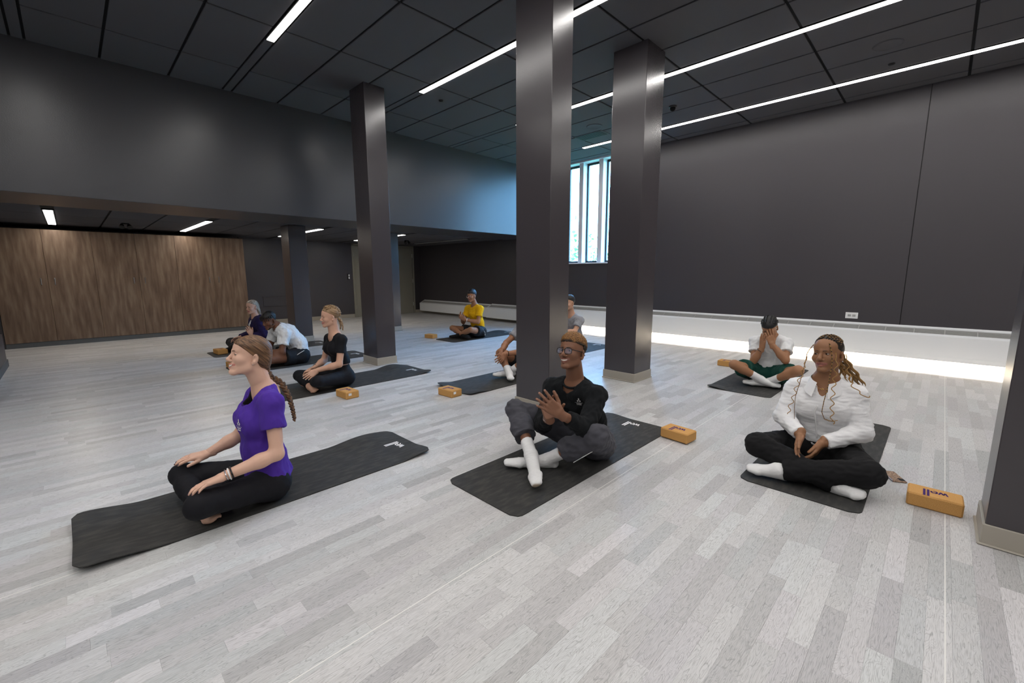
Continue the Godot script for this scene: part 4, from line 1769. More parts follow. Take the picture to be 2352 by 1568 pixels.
func woman_purple() -> void:
	var J := {
		pel = Vector3(0.69, 0.115, -2.69), neck = Vector3(0.712, 0.640, -2.69), head = Vector3(0.655, 0.833, -2.69), waist = Vector3(0.672, 0.30, -2.69), chest = Vector3(0.672, 0.49, -2.69),
		shL = Vector3(0.700, 0.585, -2.535), shR = Vector3(0.722, 0.570, -2.848), elL = Vector3(0.686, 0.318, -2.470), wrL = Vector3(0.442, 0.262, -2.505),
		elR = Vector3(0.619, 0.310, -2.945), wrR = Vector3(0.455, 0.248, -2.945), hipL = Vector3(0.68, 0.105, -2.60), hipR = Vector3(0.69, 0.105, -2.78),
		knL = Vector3(0.322, 0.158, -2.475), knR = Vector3(0.330, 0.150, -2.975), anL = Vector3(0.50, 0.085, -2.82), toeL = Vector3(0.56, 0.055, -2.95), anR = Vector3(0.345, 0.060, -2.665), toeR = Vector3(0.386, 0.030, -2.545)}
	var o := {skin = Color(0.66, 0.41, 0.305), lips = Color(0.55, 0.20, 0.17), palm = Color(0.68, 0.40, 0.31), girth = 0.92, leg = 0.9, smile = 1.0, jaw = 0.95, nose = 0.92, lip = 0.85, iris = Color(0.06, 0.05, 0.035), brow = Color(0.09, 0.045, 0.022), gaze = Vector3(0.1, -0.05, 1), open = 0.8, cheek = 1.03}
	var root := person("smiling woman in a purple t-shirt and black leggings with a brown braid, seated front left", J.pel)
	var h := head_frame(J.head, Vector3(-0.961, 0.23, -0.06), Vector3(0.25, 0.96, -0.07), 0.95)
	var b := skin_body(J, o, 0.010)
	foot(b, J.anR, J.toeR, 0.95, Vector3(-0.35, 0.75, -0.3).normalized())
	toes(b, J.anR, J.toeR, Vector3(-0.35, 0.75, -0.3).normalized(), false)
	foot(b, J.anL, J.toeL, 0.95, Vector3(-0.2, 0.9, 0.1).normalized())
	var hl := hand_blob(J.wrL, Vector3(-0.165, -0.020, 0.010), Vector3(-0.05, -1, 0.15), true, o, 0.0033, {curl = [0.20, 0.21, 0.23, 0.25], spread = 0.09, nails = Color(0.03, 0.012, 0.045), s = 0.93, thumb_out = 0.55, thumb_in = 0.2})
	var hr := hand_blob(J.wrR, Vector3(-0.15, 0.004, 0.0), Vector3(-0.1, -1, -0.1), false, o, 0.0033, {curl = [0.16, 0.16, 0.18, 0.2], spread = 0.07, nails = Color(0.03, 0.012, 0.045), s = 0.93, thumb_out = 0.6, thumb_in = 0.35})
	var hd := head_blob(h, o, 0.0027)
	hd.cap(h * Vector3(0, -0.05, -0.02), J.neck, 0.050, 0.056, 0.03)
	body_part("body", [b, hl, hr, hd], M.skin, root)
	eyes(h, o, root)
	prints.append([hd, h.origin, func(_x: Transform3D): smile_teeth(h, o, root, hd)])
	var fw := Vector3(-1, 0, 0)
	# tee
	var t := blob(0.0068)
	torso(t, J, 0.90, 0.018)
	bust(t, J, fw, 0.050, 0.012)
	sleeves(t, J, 0.92, 0.014, 0.50)
	t.cap(J.pel + Vector3(0.01, 0.02, 0), J.pel + Vector3(0, 0.12, 0), 0.112, 0.10, 0.04, Vector3(0, 0, 1), 1.45)
	t.cap(J.neck + Vector3(-0.055, -0.055, 0), J.neck + Vector3(-0.03, 0.12, 0), 0.066, 0.085, 0.008, Vector3(0, 0, 1), 1.12, false, false, -1)
	t.keep.append([[Vector3(0.18, -1, 0), 0.18 * 0.69 - 0.118]])
	t.waves.append([Basis.from_scale(Vector3(14, 7, 14)), 0.008, 5])
	t.waves.append([Basis.from_scale(Vector3(12, 5, 12)), 0.005, 6, true])
	body_part("t_shirt", [t], M.purple_tee, root)
	prints.append([t, Vector3(0.575, 0.475, -2.625), func(x: Transform3D): crest(root, M.white_ink, x)])
	var us := blob(0.0068)
	torso(us, J, 0.90, 0.010)
	us.cap(J.neck + Vector3(-0.055, -0.075, 0), J.neck + Vector3(-0.03, 0.12, 0), 0.060, 0.068, 0.008, Vector3(0, 0, 1), 1.05, false, false, -1)
	us.keep.append([[Vector3(0, -1, 0), -0.45]])
	body_part("undershirt", [us], M.leggings, root)
	# leggings
	var l := blob(0.0095)
	legs(l, J, 0.93, 0.006, 1.93)
	l.waves.append([Basis.from_scale(Vector3(20, 26, 20)), 0.003, 8])
	body_part("leggings", [l], M.leggings, root)
	# hair: swept back into a low braid
	var hc := blob(0.0032)
	var ax := axes(h)
	hc.ell(h * Vector3(0, 0.036, -0.016), Vector3(0.079, 0.089, 0.099) * 0.95, ax, 0.02)
	hc.ell(h * Vector3(0, 0.050, 0.027), Vector3(0.066, 0.052, 0.062) * 0.95, ax, 0.02)
	hc.ell(h * Vector3(0, -0.018, -0.066), Vector3(0.062, 0.058, 0.048) * 0.95, ax, 0.03)
	hc.cap(h * Vector3(0, -0.045, -0.086), h * Vector3(0, -0.075, -0.096), 0.028, 0.018, 0.02)
	hc.keep.append([plane_in(h, Vector3(0, -1, 0.66), -0.006), plane_in(h, Vector3(0, -0.25, 1), -0.024)])
	hc.keep.append([plane_in(h, Vector3(0, -1, -0.25), 0.10)])
	hc.waves.append([stretched(h, 0.55, 40, 80, 4), 0.0016, 9])
	hc.streak = [stretched(h, 0.55, 50, 105, 3.5), Color(0.055, 0.027, 0.013), Color(0.20, 0.105, 0.05), 10]
	body_part("hair", [hc], M.hair, root)
	braid([h * Vector3(0, -0.065, -0.092), h * Vector3(0.012, -0.115, -0.118), Vector3(0.800, 0.655, -2.672), Vector3(0.826, 0.575, -2.65), Vector3(0.838, 0.49, -2.64), Vector3(0.842, 0.43, -2.635)], 0.021, 0.010, M.hair, [Color(0.10, 0.048, 0.023), Color(0.15, 0.075, 0.035), Color(0.06, 0.03, 0.015)], root)
	var ear := MB.new()
	ear.ball(h * Vector3(0.0805, -0.047, -0.006), Vector3.ONE * 0.0026, 10)
	pp("earring", ear, M.silver, root)
	var wd: Vector3 = J.wrL - J.elL
	ring_band(J.wrL - wd * 0.10, wd, 0.0275, 0.0035, M.white, root, "bracelet", 1.1)
	ring_band(J.wrL - wd * 0.045, wd, 0.0268, 0.0030, M.silver, root, "bracelet", 1.1)
	ring_band(J.wrL - wd * 0.145, wd, 0.0285, 0.0042, M.acetate, root, "bracelet", 1.1)


func man_sweater() -> void:
	var J := {
		pel = Vector3(2.49, 0.115, -1.70), neck = Vector3(2.345, 0.548, -1.71), head = Vector3(2.290, 0.765, -1.70), waist = Vector3(2.455, 0.27, -1.70), chest = Vector3(2.385, 0.43, -1.705),
		shL = Vector3(2.320, 0.495, -1.520), shR = Vector3(2.320, 0.480, -1.890), elL = Vector3(2.130, 0.335, -1.470), wrL = Vector3(1.925, 0.470, -1.508),
		elR = Vector3(2.150, 0.270, -1.830), wrR = Vector3(1.965, 0.415, -1.622), hipL = Vector3(2.46, 0.11, -1.59), hipR = Vector3(2.48, 0.11, -1.81),
		knL = Vector3(2.150, 0.300, -1.405), knR = Vector3(2.160, 0.310, -2.085), anL = Vector3(2.105, 0.062, -1.740), toeL = Vector3(1.890, 0.045, -1.935), anR = Vector3(1.965, 0.120, -1.770), toeR = Vector3(1.800, 0.050, -1.575)}
	var o := {skin = Color(0.205, 0.098, 0.055), lips = Color(0.20, 0.080, 0.062), palm = Color(0.44, 0.23, 0.15), girth = 0.97, arm = 0.86, leg = 0.86, gape = 0.62, smile = 0.9, jaw = 1.0, nose = 1.28, lip = 1.25, brow = Color(0.012, 0.007, 0.005), gaze = Vector3(-0.1, -0.1, 1), open = 0.85, neck_r = 1.05}
	var root := person("smiling man in glasses, black sweater and grey trousers rubbing his hands, seated front centre", J.pel)
	var h := head_frame(J.head, Vector3(-0.957, 0.25, 0.042), Vector3(0.25, 0.96, -0.08), 1.0)
	var b := skin_body(J, o, 0.010)
	var dl := Vector3(-0.118, 0.125, -0.092)
	var hl := hand_blob(J.wrL, dl, Vector3(0.55, 0.05, -0.8), true, o, 0.0033, {curl = [0.10, 0.28, 0.12, 0.10], spread = 0.17, nails = Color(0.34, 0.17, 0.12), s = 1.04, thumb_out = 0.9, thumb_in = 0.5})
	var hr := hand_blob(J.wrR, Vector3(-0.06, 0.165, 0.012), Vector3(-0.62, 0.0, 0.75), false, o, 0.0033, {curl = [0.18, 0.22, 0.25, 0.28], spread = 0.12, nails = Color(0.34, 0.17, 0.12), s = 1.0, thumb_out = 1.25, thumb_in = 0.1})
	var hd := head_blob(h, o, 0.0027)
	hd.cap(h * Vector3(0, -0.05, -0.02), J.neck, 0.052, 0.060, 0.03)
	body_part("body", [b, hl, hr, hd], M.skin, root)
	eyes(h, o, root)
	prints.append([hd, h.origin, func(_x: Transform3D): smile_teeth(h, o, root, hd)])
	# sweater
	var t := blob(0.0068)
	torso(t, J, 0.96, 0.022)
	sleeves(t, J, 0.97, 0.016, 1.70)
	t.cap(J.neck + Vector3(-0.03, -0.035, 0), J.neck + Vector3(-0.02, 0.10, 0), 0.062, 0.070, 0.008, Vector3(0, 0, 1), 1.1, false, false, -1)
	t.keep.append([[Vector3(-0.1, -1, 0), -0.249 - 0.13]])
	t.waves.append([Basis.from_scale(Vector3(10, 8, 10)), 0.010, 15])
	t.waves.append([Basis.from_scale(Vector3(13, 7, 13)), 0.008, 16, true])
	body_part("sweater", [t], M.black_knit, root)
	prints.append([t, Vector3(2.24, 0.425, -1.615), func(x: Transform3D): crest(root, M.white_ink, x)])
	ring_band(J.neck + Vector3(-0.022, 0.010, 0), (J.head - J.neck) + Vector3(-0.07, 0, 0), 0.067, 0.008, M.black_knit, root, "collar", 1.08, Vector3(0, 0, 1))
	# trousers
	var l := blob(0.0095)
	legs(l, J, 0.97, 0.020, 1.62, 0.020)
	l.waves.append([Basis.from_scale(Vector3(9, 11, 9)), 0.012, 18])
	l.waves.append([Basis.from_scale(Vector3(9, 13, 9)), 0.009, 19, true])
	body_part("trousers", [l], M.grey_trousers, root)
	socks(J, root, M.sock, 0.0065, 0.30, {L = Vector3(0.1, 0.95, 0.25).normalized(), R = Vector3(0.50, 0.40, -0.70).normalized()}, 1.0, {R = [[Vector3(2.03, 0.06, -1.70), Vector3(1.995, 0.035, -1.665), 0.030, 0.006, Color(0.36, 0.29, 0.22)], [Vector3(1.80, 0.03, -1.575), Vector3(1.81, 0.02, -1.55), 0.028, 0.006, Color(0.36, 0.29, 0.22)]], L = [[Vector3(1.93, 0.05, -1.90), Vector3(1.93, 0.0, -1.90), 0.002, 0.004, Color(0.42, 0.36, 0.30)]]})
	var pipe := MB.new()
	var pts := []
	var kd: Vector3 = (J.anL - J.knL)
	for e in 7:
		var f := e / 6.0
		pts.append(J.knL + kd * (0.06 + 0.54 * f) + Vector3(-0.025, -0.035 - 0.016 * f, 0.068 + 0.006 * f))
	pipe.tube(pts, [0.0026], 6)
	pp("white_piping", pipe, M.white_ink, root)
	# hair: tight curls, dyed gold brown on top over dark roots
	var hc := blob(0.0040)
	var ax := axes(h)
	hc.ell(h * Vector3(0, 0.048, -0.014), Vector3(0.080, 0.084, 0.098), ax, 0.02)
	hc.ell(h * Vector3(0, 0.075, 0.015), Vector3(0.064, 0.056, 0.072), ax, 0.02)
	hc.keep.append([plane_in(h, Vector3(0, -1, 0.12), -0.046), plane_in(h, Vector3(0, -0.35, 1), -0.022)])
	hc.keep.append([plane_in(h, Vector3(0, -1, -0.35), 0.028)])
	hc.waves.append([Basis.from_scale(Vector3.ONE * 150), 0.0065, 20])
	hc.streak = [Basis.from_scale(Vector3.ONE * 230), Color(0.060, 0.026, 0.009), Color(0.33, 0.155, 0.040), 21]
	for q in [-1, 1]:
		hc.tints.append([h * Vector3(q * 0.075, 0.030, 0.05), h * Vector3(q * 0.075, 0.010, -0.05), 0.030, 0.014, Color(0.014, 0.008, 0.005)])
	hc.tints.append([h * Vector3(-0.06, 0.056, 0.088), h * Vector3(0.06, 0.056, 0.088), 0.013, 0.010, Color(0.018, 0.010, 0.006)])
	body_part("hair", [hc], M.hair, root)
	# glasses
	var gl := Node3D.new()
	gl.name = "glasses"
	root.add_child(gl)
	for q in [-1, 1]:
		var rim := MB.new()
		var p := []
		for e in 25:
			var a := TAU * e / 24
			var cx := signf(cos(a)) * pow(absf(cos(a)), 0.6) * 0.0245
			var cy := signf(sin(a)) * pow(absf(sin(a)), 0.6) * 0.0185
			p.append(h * Vector3(q * 0.0325 + cx, -0.004 + cy, 0.1045 - absf(q * 0.0325 + cx) * 0.18))
		rim.tube(p, [0.0022], 8, 1.0, false)
		pp("rim", rim, M.acetate, gl)
		var lens := MB.new()
		var mid := h * Vector3(q * 0.0325, -0.004, 0.1045 - 0.0325 * 0.18)
		for e in 24:
			var nn := h.basis.z.normalized()
			lens.tri(mid, p[e], p[e + 1], nn, nn, nn)
		pp("lens", lens, M.spectacle_lens, gl)
		var arm := MB.new()
		arm.tube([h * Vector3(q * 0.058, 0.006, 0.092), h * Vector3(q * 0.072, 0.004, 0.05), h * Vector3(q * 0.078, 0.002, -0.005), h * Vector3(q * 0.078, -0.018, -0.035)], [0.0028, 0.0026, 0.0024, 0.002], 8)
		pp("temple_arm", arm, M.acetate, gl)
	var br := MB.new()
	br.tube([h * Vector3(-0.0105, 0.001, 0.1025), h * Vector3(0, 0.004, 0.105), h * Vector3(0.0105, 0.001, 0.1025)], [0.0024], 8)
	pp("bridge", br, M.acetate, gl)
	var ear := MB.new()
	ear.ball(h * Vector3(0.0805, -0.047, -0.006), Vector3.ONE * 0.003, 10)
	pp("earring", ear, M.silver, root)
	ring_band(J.wrR - (J.wrR - J.elR) * 0.12, J.wrR - J.elR, 0.031, 0.0022, M.silver, root, "bracelet", 1.1)


func woman_jacket() -> void:
	var J := {
		pel = Vector3(3.42, 0.12, -0.47), neck = Vector3(3.385, 0.585, -0.475), head = Vector3(3.340, 0.770, -0.473), waist = Vector3(3.41, 0.29, -0.47), chest = Vector3(3.385, 0.45, -0.473),
		shL = Vector3(3.390, 0.512, -0.318), shR = Vector3(3.390, 0.502, -0.636), elL = Vector3(3.325, 0.310, -0.255), wrL = Vector3(3.155, 0.240, -0.425),
		elR = Vector3(3.300, 0.325, -0.672), wrR = Vector3(3.110, 0.275, -0.535), hipL = Vector3(3.42, 0.115, -0.36), hipR = Vector3(3.42, 0.115, -0.58),
		knL = Vector3(3.060, 0.150, -0.185), knR = Vector3(3.040, 0.170, -0.745), anL = Vector3(2.945, 0.078, -0.605), toeL = Vector3(2.922, 0.048, -0.765), anR = Vector3(3.010, 0.055, -0.300), toeR = Vector3(2.995, 0.045, -0.185), wide = 1.06}
	var o := {skin = Color(0.265, 0.128, 0.066), lips = Color(0.31, 0.112, 0.088), palm = Color(0.48, 0.25, 0.155), girth = 1.10, arm = 0.86, leg = 0.86, smile = 0.28, jaw = 1.03, nose = 1.18, lip = 1.02, cheek = 1.16, brow_w = 0.7, brow = Color(0.02, 0.011, 0.007), gaze = Vector3(-0.35, 0.0, 1), open = 0.85}
	var root := person("woman in a white zip jacket and black trousers with long gold-streaked braids, seated front right", J.pel)
	var h := head_frame(J.head, Vector3(-0.951, 0.08, -0.289), Vector3(0.12, 0.988, -0.09), 0.98)
	var b := skin_body(J, o, 0.010)
	var hl := hand_blob(J.wrL, Vector3(-0.085, -0.105, -0.045), Vector3(0.0, 0.15, -1), true, o, 0.0033, {curl = [0.22, 0.25, 0.28, 0.3], spread = 0.05, nails = Color(0.55, 0.36, 0.30), s = 0.94, thumb_out = 0.5, thumb_in = 0.3})
	var hr := hand_blob(J.wrR, Vector3(-0.09, -0.10, 0.0), Vector3(0.1, 0.2, 1), false, o, 0.0033, {curl = [0.15, 0.28, 0.32, 0.35], spread = 0.05, nails = Color(0.55, 0.36, 0.30), s = 0.94, thumb_out = 0.5, thumb_in = 0.3})
	var hd := head_blob(h, o, 0.0027)
	hd.cap(h * Vector3(0, -0.05, -0.02), J.neck, 0.052, 0.058, 0.03)
	hd.cap(J.neck + Vector3(-0.005, 0.0, 0), J.chest + Vector3(-0.055, 0.045, 0), 0.062, 0.050, 0.04, Vector3(0, 0, 1), 1.25)
	body_part("body", [b, hl, hr, hd], M.skin, root)
	eyes(h, o, root)
	# jacket
	var t := blob(0.0068)
	torso(t, J, 1.10, 0.014)
	bust(t, J, Vector3(-1, 0, 0), 0.068, 0.012)
	sleeves(t, J, 1.08, 0.012, 1.93)
	t.cap(J.neck + Vector3(-0.03, 0.02, 0), J.neck + Vector3(-0.04, 0.16, 0), 0.062, 0.10, 0.006, Vector3(0, 0, 1), 1.1, false, false, -1)
	t.cap(J.neck + Vector3(-0.085, 0.03, 0.0), J.neck + Vector3(-0.155, -0.125, -0.008), 0.062, 0.004, 0.006, Vector3(0, 0, 1), 1.0, false, false, -1)
	t.keep.append([[Vector3(0, -1, 0), -0.165]])
	t.waves.append([Basis.from_scale(Vector3(9, 16, 9)), 0.006, 25])
	t.waves.append([Basis.from_scale(Vector3(8, 34, 7)), 0.0045, 26, true])
	body_part("jacket", [t], M.white_jacket, root)
	var zp := MB.new()
	var zpts := [Vector3(3.227, 0.455, -0.482), Vector3(3.216, 0.40, -0.482), Vector3(3.232, 0.34, -0.481), Vector3(3.262, 0.28, -0.480), Vector3(3.274, 0.22, -0.48)]
	prints.append([t, Vector3(3.2, 0.45, -0.482), func(_x: Transform3D):
		var path := []
		for p in zpts:
			path.append(surface_near(t, p).origin - Vector3(-0.002, 0, 0))
		zp.tube(path, [0.005], 8, 0.6)
		pp("zip", zp, M.white, root)])
	# collar flaps
	for q in [-1, 1]:
		var col := MB.new()
		var rows := []
		for a in 9:
			var f := a / 8.0
			var ang: float = lerpf(0.25, 2.75, f) * q
			var c := J.neck as Vector3 + Vector3(-0.010 - 0.028 * f, 0.030 - 0.050 * f, 0)
			var out := Vector3(cos(ang), 0, sin(ang))
			var top := c + out * Vector3(0.070, 0, 0.078) + Vector3(0, 0.022, 0)
			var low := c + out * Vector3(0.098 + 0.02 * f, 0, 0.110) + Vector3(-0.015 * f, -0.030 - 0.03 * f, 0)
			rows.append([top, low] if q > 0 else [low, top])
		col.grid(rows, false, false, false)
		pp("collar", col, M.white_jacket, root)
	# trousers and socks
	var l := blob(0.0095)
	legs(l, J, 1.08, 0.012, 1.94, 0.008)
	l.waves.append([Basis.from_scale(Vector3(10, 13, 10)), 0.007, 28])
	l.waves.append([Basis.from_scale(Vector3(12, 16, 12)), 0.007, 29, true])
	body_part("trousers", [l], M.black_trousers, root)
	socks(J, root, M.sock, 0.0065, 0.22, {L = Vector3(-0.25, 0.95, 0).normalized(), R = Vector3(-0.3, 0.9, 0).normalized()})
	# hair
	var hc := blob(0.0045)
	var ax := axes(h)
	hc.ell(h * Vector3(0, 0.034, -0.014), Vector3(0.077, 0.087, 0.097) * 0.98, ax, 0.02)
	hc.keep.append([plane_in(h, Vector3(0, -1, 0.45), -0.020), plane_in(h, Vector3(0, -0.25, 1), -0.026)])
	hc.keep.append([plane_in(h, Vector3(0, -1, -0.2), 0.04)])
	hc.base = Color(0.012, 0.008, 0.006)
	body_part("hair", [hc], M.hair, root)
	var dark := Color(0.018, 0.011, 0.007)
	var gold := Color(0.34, 0.185, 0.055)
	var knot := Vector3(0, 0.005, -0.108)
	rng.seed = 77
	for k in 15:
		var u := (k - 7) / 7.0
		if absf(u) < 0.06:
			continue
		var path := []
		for e in 11:
			var f := e / 10.0
			var ang := lerpf(0.98, -2.75, f)      # from the forehead over the crown to the knot
			var lat := u * 1.18 * (1.0 - pow(f, 2.2) * 0.95)
			var dir := Vector3(sin(lat), cos(lat) * cos(ang * 0.62 + 0.12), cos(lat) * sin(ang * 0.62 + 0.12))
			path.append(h * (Vector3(0, 0.034, -0.014) + dir * Vector3(0.078, 0.088, 0.099)))
		braid(path, 0.0068, 0.0060, M.hair, [dark, dark, gold] if k % 2 == 0 else [dark, dark, dark, gold], root, "cornrow")
	for k in 16:
		var s := h * (knot + Vector3(rng.randf_range(-0.02, 0.02), rng.randf_range(-0.02, 0.02), 0))
		var path := []
		var ph := rng.randf() * TAU
		var sx := rng.randf_range(-0.01, 0.055)
		var ln := rng.randf_range(0.16, 0.26)
		for e in 18:
			var f := e / 17.0
			path.append(s + Vector3(0.045 * sin(f * 2.0) + 0.006 * sin(f * 22 + ph), -ln * f, 0.035 + sx * 2.2 * f + 0.006 * cos(f * 22 + ph)) - Vector3(0, 0, 0.035) * (1 - f))
		var mb := MB.new()
		mb.col = gold.lerp(dark, rng.randf_range(0.0, 0.7))
		mb.tube(path, [0.006, 0.006, 0.006, 0.006, 0.006, 0.006, 0.006, 0.006, 0.006, 0.006, 0.006, 0.005, 0.005, 0.005, 0.004, 0.004, 0.003, 0.001], 7)
		pp("loose_strand", mb, M.hair, root)
	# long strands that frame the face: points as head-local start, then world offsets from the neck
	var strands := [
		[[h * Vector3(-0.052, 0.058, 0.070), h * Vector3(-0.084, 0.010, 0.078), h * Vector3(-0.094, -0.06, 0.083), Vector3(3.215, 0.585, -0.585), Vector3(3.200, 0.50, -0.598), Vector3(3.190, 0.42, -0.596), Vector3(3.20, 0.345, -0.592)], 0.0042, 0.0022, 0.0],
		[[h * Vector3(0.040, 0.066, 0.070), h * Vector3(0.060, 0.012, 0.084), h * Vector3(0.064, -0.06, 0.086), Vector3(3.215, 0.585, -0.437), Vector3(3.190, 0.50, -0.445), Vector3(3.186, 0.43, -0.450), Vector3(3.190, 0.385, -0.435), Vector3(3.205, 0.372, -0.40), Vector3(3.215, 0.385, -0.37)], 0.0055, 0.003, 0.0],
		[[h * Vector3(-0.086, -0.02, 0.076), Vector3(3.225, 0.62, -0.585), Vector3(3.210, 0.55, -0.600), Vector3(3.205, 0.47, -0.612), Vector3(3.205, 0.40, -0.628), Vector3(3.215, 0.365, -0.625)], 0.0022, 0.0016, 0.010],
		[[h * Vector3(0.066, 0.01, 0.05), h * Vector3(0.078, -0.06, 0.06), Vector3(3.225, 0.60, -0.41), Vector3(3.195, 0.50, -0.405), Vector3(3.19, 0.42, -0.398), Vector3(3.20, 0.36, -0.39)], 0.0026, 0.0016, 0.010],
		[[h * Vector3(0.070, 0.0, -0.07), Vector3(3.36, 0.66, -0.36), Vector3(3.30, 0.60, -0.335), Vector3(3.30, 0.56, -0.29), Vector3(3.30, 0.535, -0.255), Vector3(3.315, 0.545, -0.235)], 0.0026, 0.0018, 0.008]]
	for sd in strands:
		var curve := Curve3D.new()
		var pts: Array = sd[0]
		for e in pts.size():
			var tan: Vector3 = (pts[mini(e + 1, pts.size() - 1)] - pts[maxi(e - 1, 0)]) * 0.16
			curve.add_point(pts[e], -tan, tan)
		var len := curve.get_baked_length()
		if sd[3] == 0.0:
			var path := []
			for e in 24:
				path.append(curve.sample_baked(len * e / 23.0))
			braid(path, sd[1], sd[2], M.hair, [gold, gold, dark], root, "long_braid")
		else:
			var path := []
			for e in 70:
				var f := e / 69.0
				path.append(curve.sample_baked(len * f) + Vector3(0.3, 0.0, 1.0) * sd[3] * sin(f * len * 105.0) * minf(1.0, f * 4))
			var mb := MB.new()
			mb.col = gold
			mb.tube(path, [sd[1]], 7)
			pp("curl_strand", mb, M.hair, root)
	var ear := MB.new()
	ear.ball(h * Vector3(0.081, -0.046, -0.004), Vector3.ONE * 0.0048, 12)
	pp("earring", ear, M.silver, root)
	var nk := MB.new()
	var np := []
	for e in 13:
		var a := lerpf(-1.25, 1.25, e / 12.0)
		np.append(J.neck + Vector3(-0.012 - 0.105 * cos(a) * 0.86, 0.02 - 0.055 * cos(a), 0.066 * sin(a)))
	nk.tube(np, [0.0011], 6)
	nk.ball(np[6], Vector3(0.003, 0.005, 0.007), 10)
	pp("necklace", nk, M.gold, root)


func bare_foot(b: Blob, J: Dictionary, q: String, up: Vector3, r := 1.0) -> void:
	foot(b, J["an" + q], J["toe" + q], r, up)


func simple_figure(label: String, J: Dictionary, o: Dictionary) -> Node3D:
	# people farther off: same build with coarser cells; o.fine scales every cell
	var c: float = o.fine
	var root := person(label, J.pel)
	var h := head_frame(J.head, o.fwd, o.up, o.get("head_s", 1.0))
	o.h = h
	o.root = root
	var b := skin_body(J, o, 0.011 * c)
	if o.get("barefoot", false):
		for q in ["L", "R"]:
			bare_foot(b, J, q, o.foot_up[q], 0.95)
			toes(b, J["an" + q], J["toe" + q], o.foot_up[q], q == "L")
	var parts := [b]
	for q in ["L", "R"]:
		var hd: Dictionary = o["hand" + q]
		if hd.size():
			parts.append(hand_blob(J["wr" + q], hd.dir, hd.palm, q == "L", o, 0.0036 * c, hd))
	var hb := head_blob(h, o, 0.0033 * c)
	hb.cap(h * Vector3(0, -0.05, -0.02), J.neck, 0.050 * o.get("neck_r", 1.0), 0.057 * o.get("neck_r", 1.0), 0.03)
	o.hb = hb
	parts.append(hb)
	if o.get("bare_waist", false):
		var wb := blob(0.009, o.skin)
		wb.cap(J.pel.lerp(J.neck, 0.18), J.pel.lerp(J.neck, 0.42), 0.080, 0.076, 0.03, Vector3(0, 0, 1), 1.36)
		parts.append(wb)
	body_part("body", parts, M.skin, root)
	if o.get("face", true):
		eyes(h, o, root)
	# shirt
	var t := blob(0.0075 * c)
	var g: float = o.get("girth", 1.0)
	var off: float = o.get("shirt_off", 0.02)
	torso(t, J, g * 0.98, off)
	if o.has("bust"):
		bust(t, J, o.body_fwd, o.bust, 0.010)
	sleeves(t, J, g, off * 0.85, o.get("sleeve", 0.5))
	var nd: Vector3 = (J.head - J.neck).normalized()
	t.cap(J.neck - nd * 0.045 + o.body_fwd * 0.03, J.neck + nd * 0.10, 0.060, 0.074, 0.008, (J.shL - J.shR).normalized(), 1.1, false, false, -1)
	t.keep.append([[o.get("hem_n", Vector3(0, -1, 0)), o.get("hem", -0.16)]])
	t.waves.append([Basis.from_scale(Vector3(11, 8, 11)), o.get("fold", 0.008), 40])
	t.waves.append([Basis.from_scale(Vector3(13, 10, 13)), o.get("fold", 0.008) * 0.8, 41, true])
	body_part(o.get("shirt_name", "t_shirt"), [t], o.shirt, root)
	o.shirt_blob = t
	# trousers or shorts
	var l := blob(0.010 * c)
	legs(l, J, g * 0.98, o.get("pants_off", 0.016), o.get("pants", 0.6), o.get("flare", 0.012))
	l.waves.append([Basis.from_scale(Vector3(12, 14, 12)), o.get("pfold", 0.006), 43])
	body_part(o.get("pants_name", "shorts"), [l], o.trousers, root)
	return root


func short_hair(o: Dictionary, dye_a: Color, dye_b: Color, lift: float, rough: float, front: float) -> Blob:
	var h: Transform3D = o.h
	var s := h.basis.x.length()
	var ax := axes(h)
	var hc := blob(0.0036 * o.fine)
	hc.ell(h * Vector3(0, 0.040 + lift * 0.5, -0.015), Vector3(0.078, 0.086 + lift * 0.5, 0.098) * s, ax, 0.02)
	hc.ell(h * Vector3(0, 0.052 + lift, 0.022), Vector3(0.064, 0.052 + lift * 0.4, 0.066) * s, ax, 0.02)
	hc.keep.append([plane_in(h, Vector3(0, -1, front), -0.036), plane_in(h, Vector3(0, -0.3, 1), -0.026)])
	hc.keep.append([plane_in(h, Vector3(0, -1, -0.35), 0.045)])
	hc.waves.append([Basis.from_scale(Vector3.ONE * 90), rough, 50])
	hc.streak = [Basis.from_scale(Vector3.ONE * 140), dye_a, dye_b, 51]
	return hc


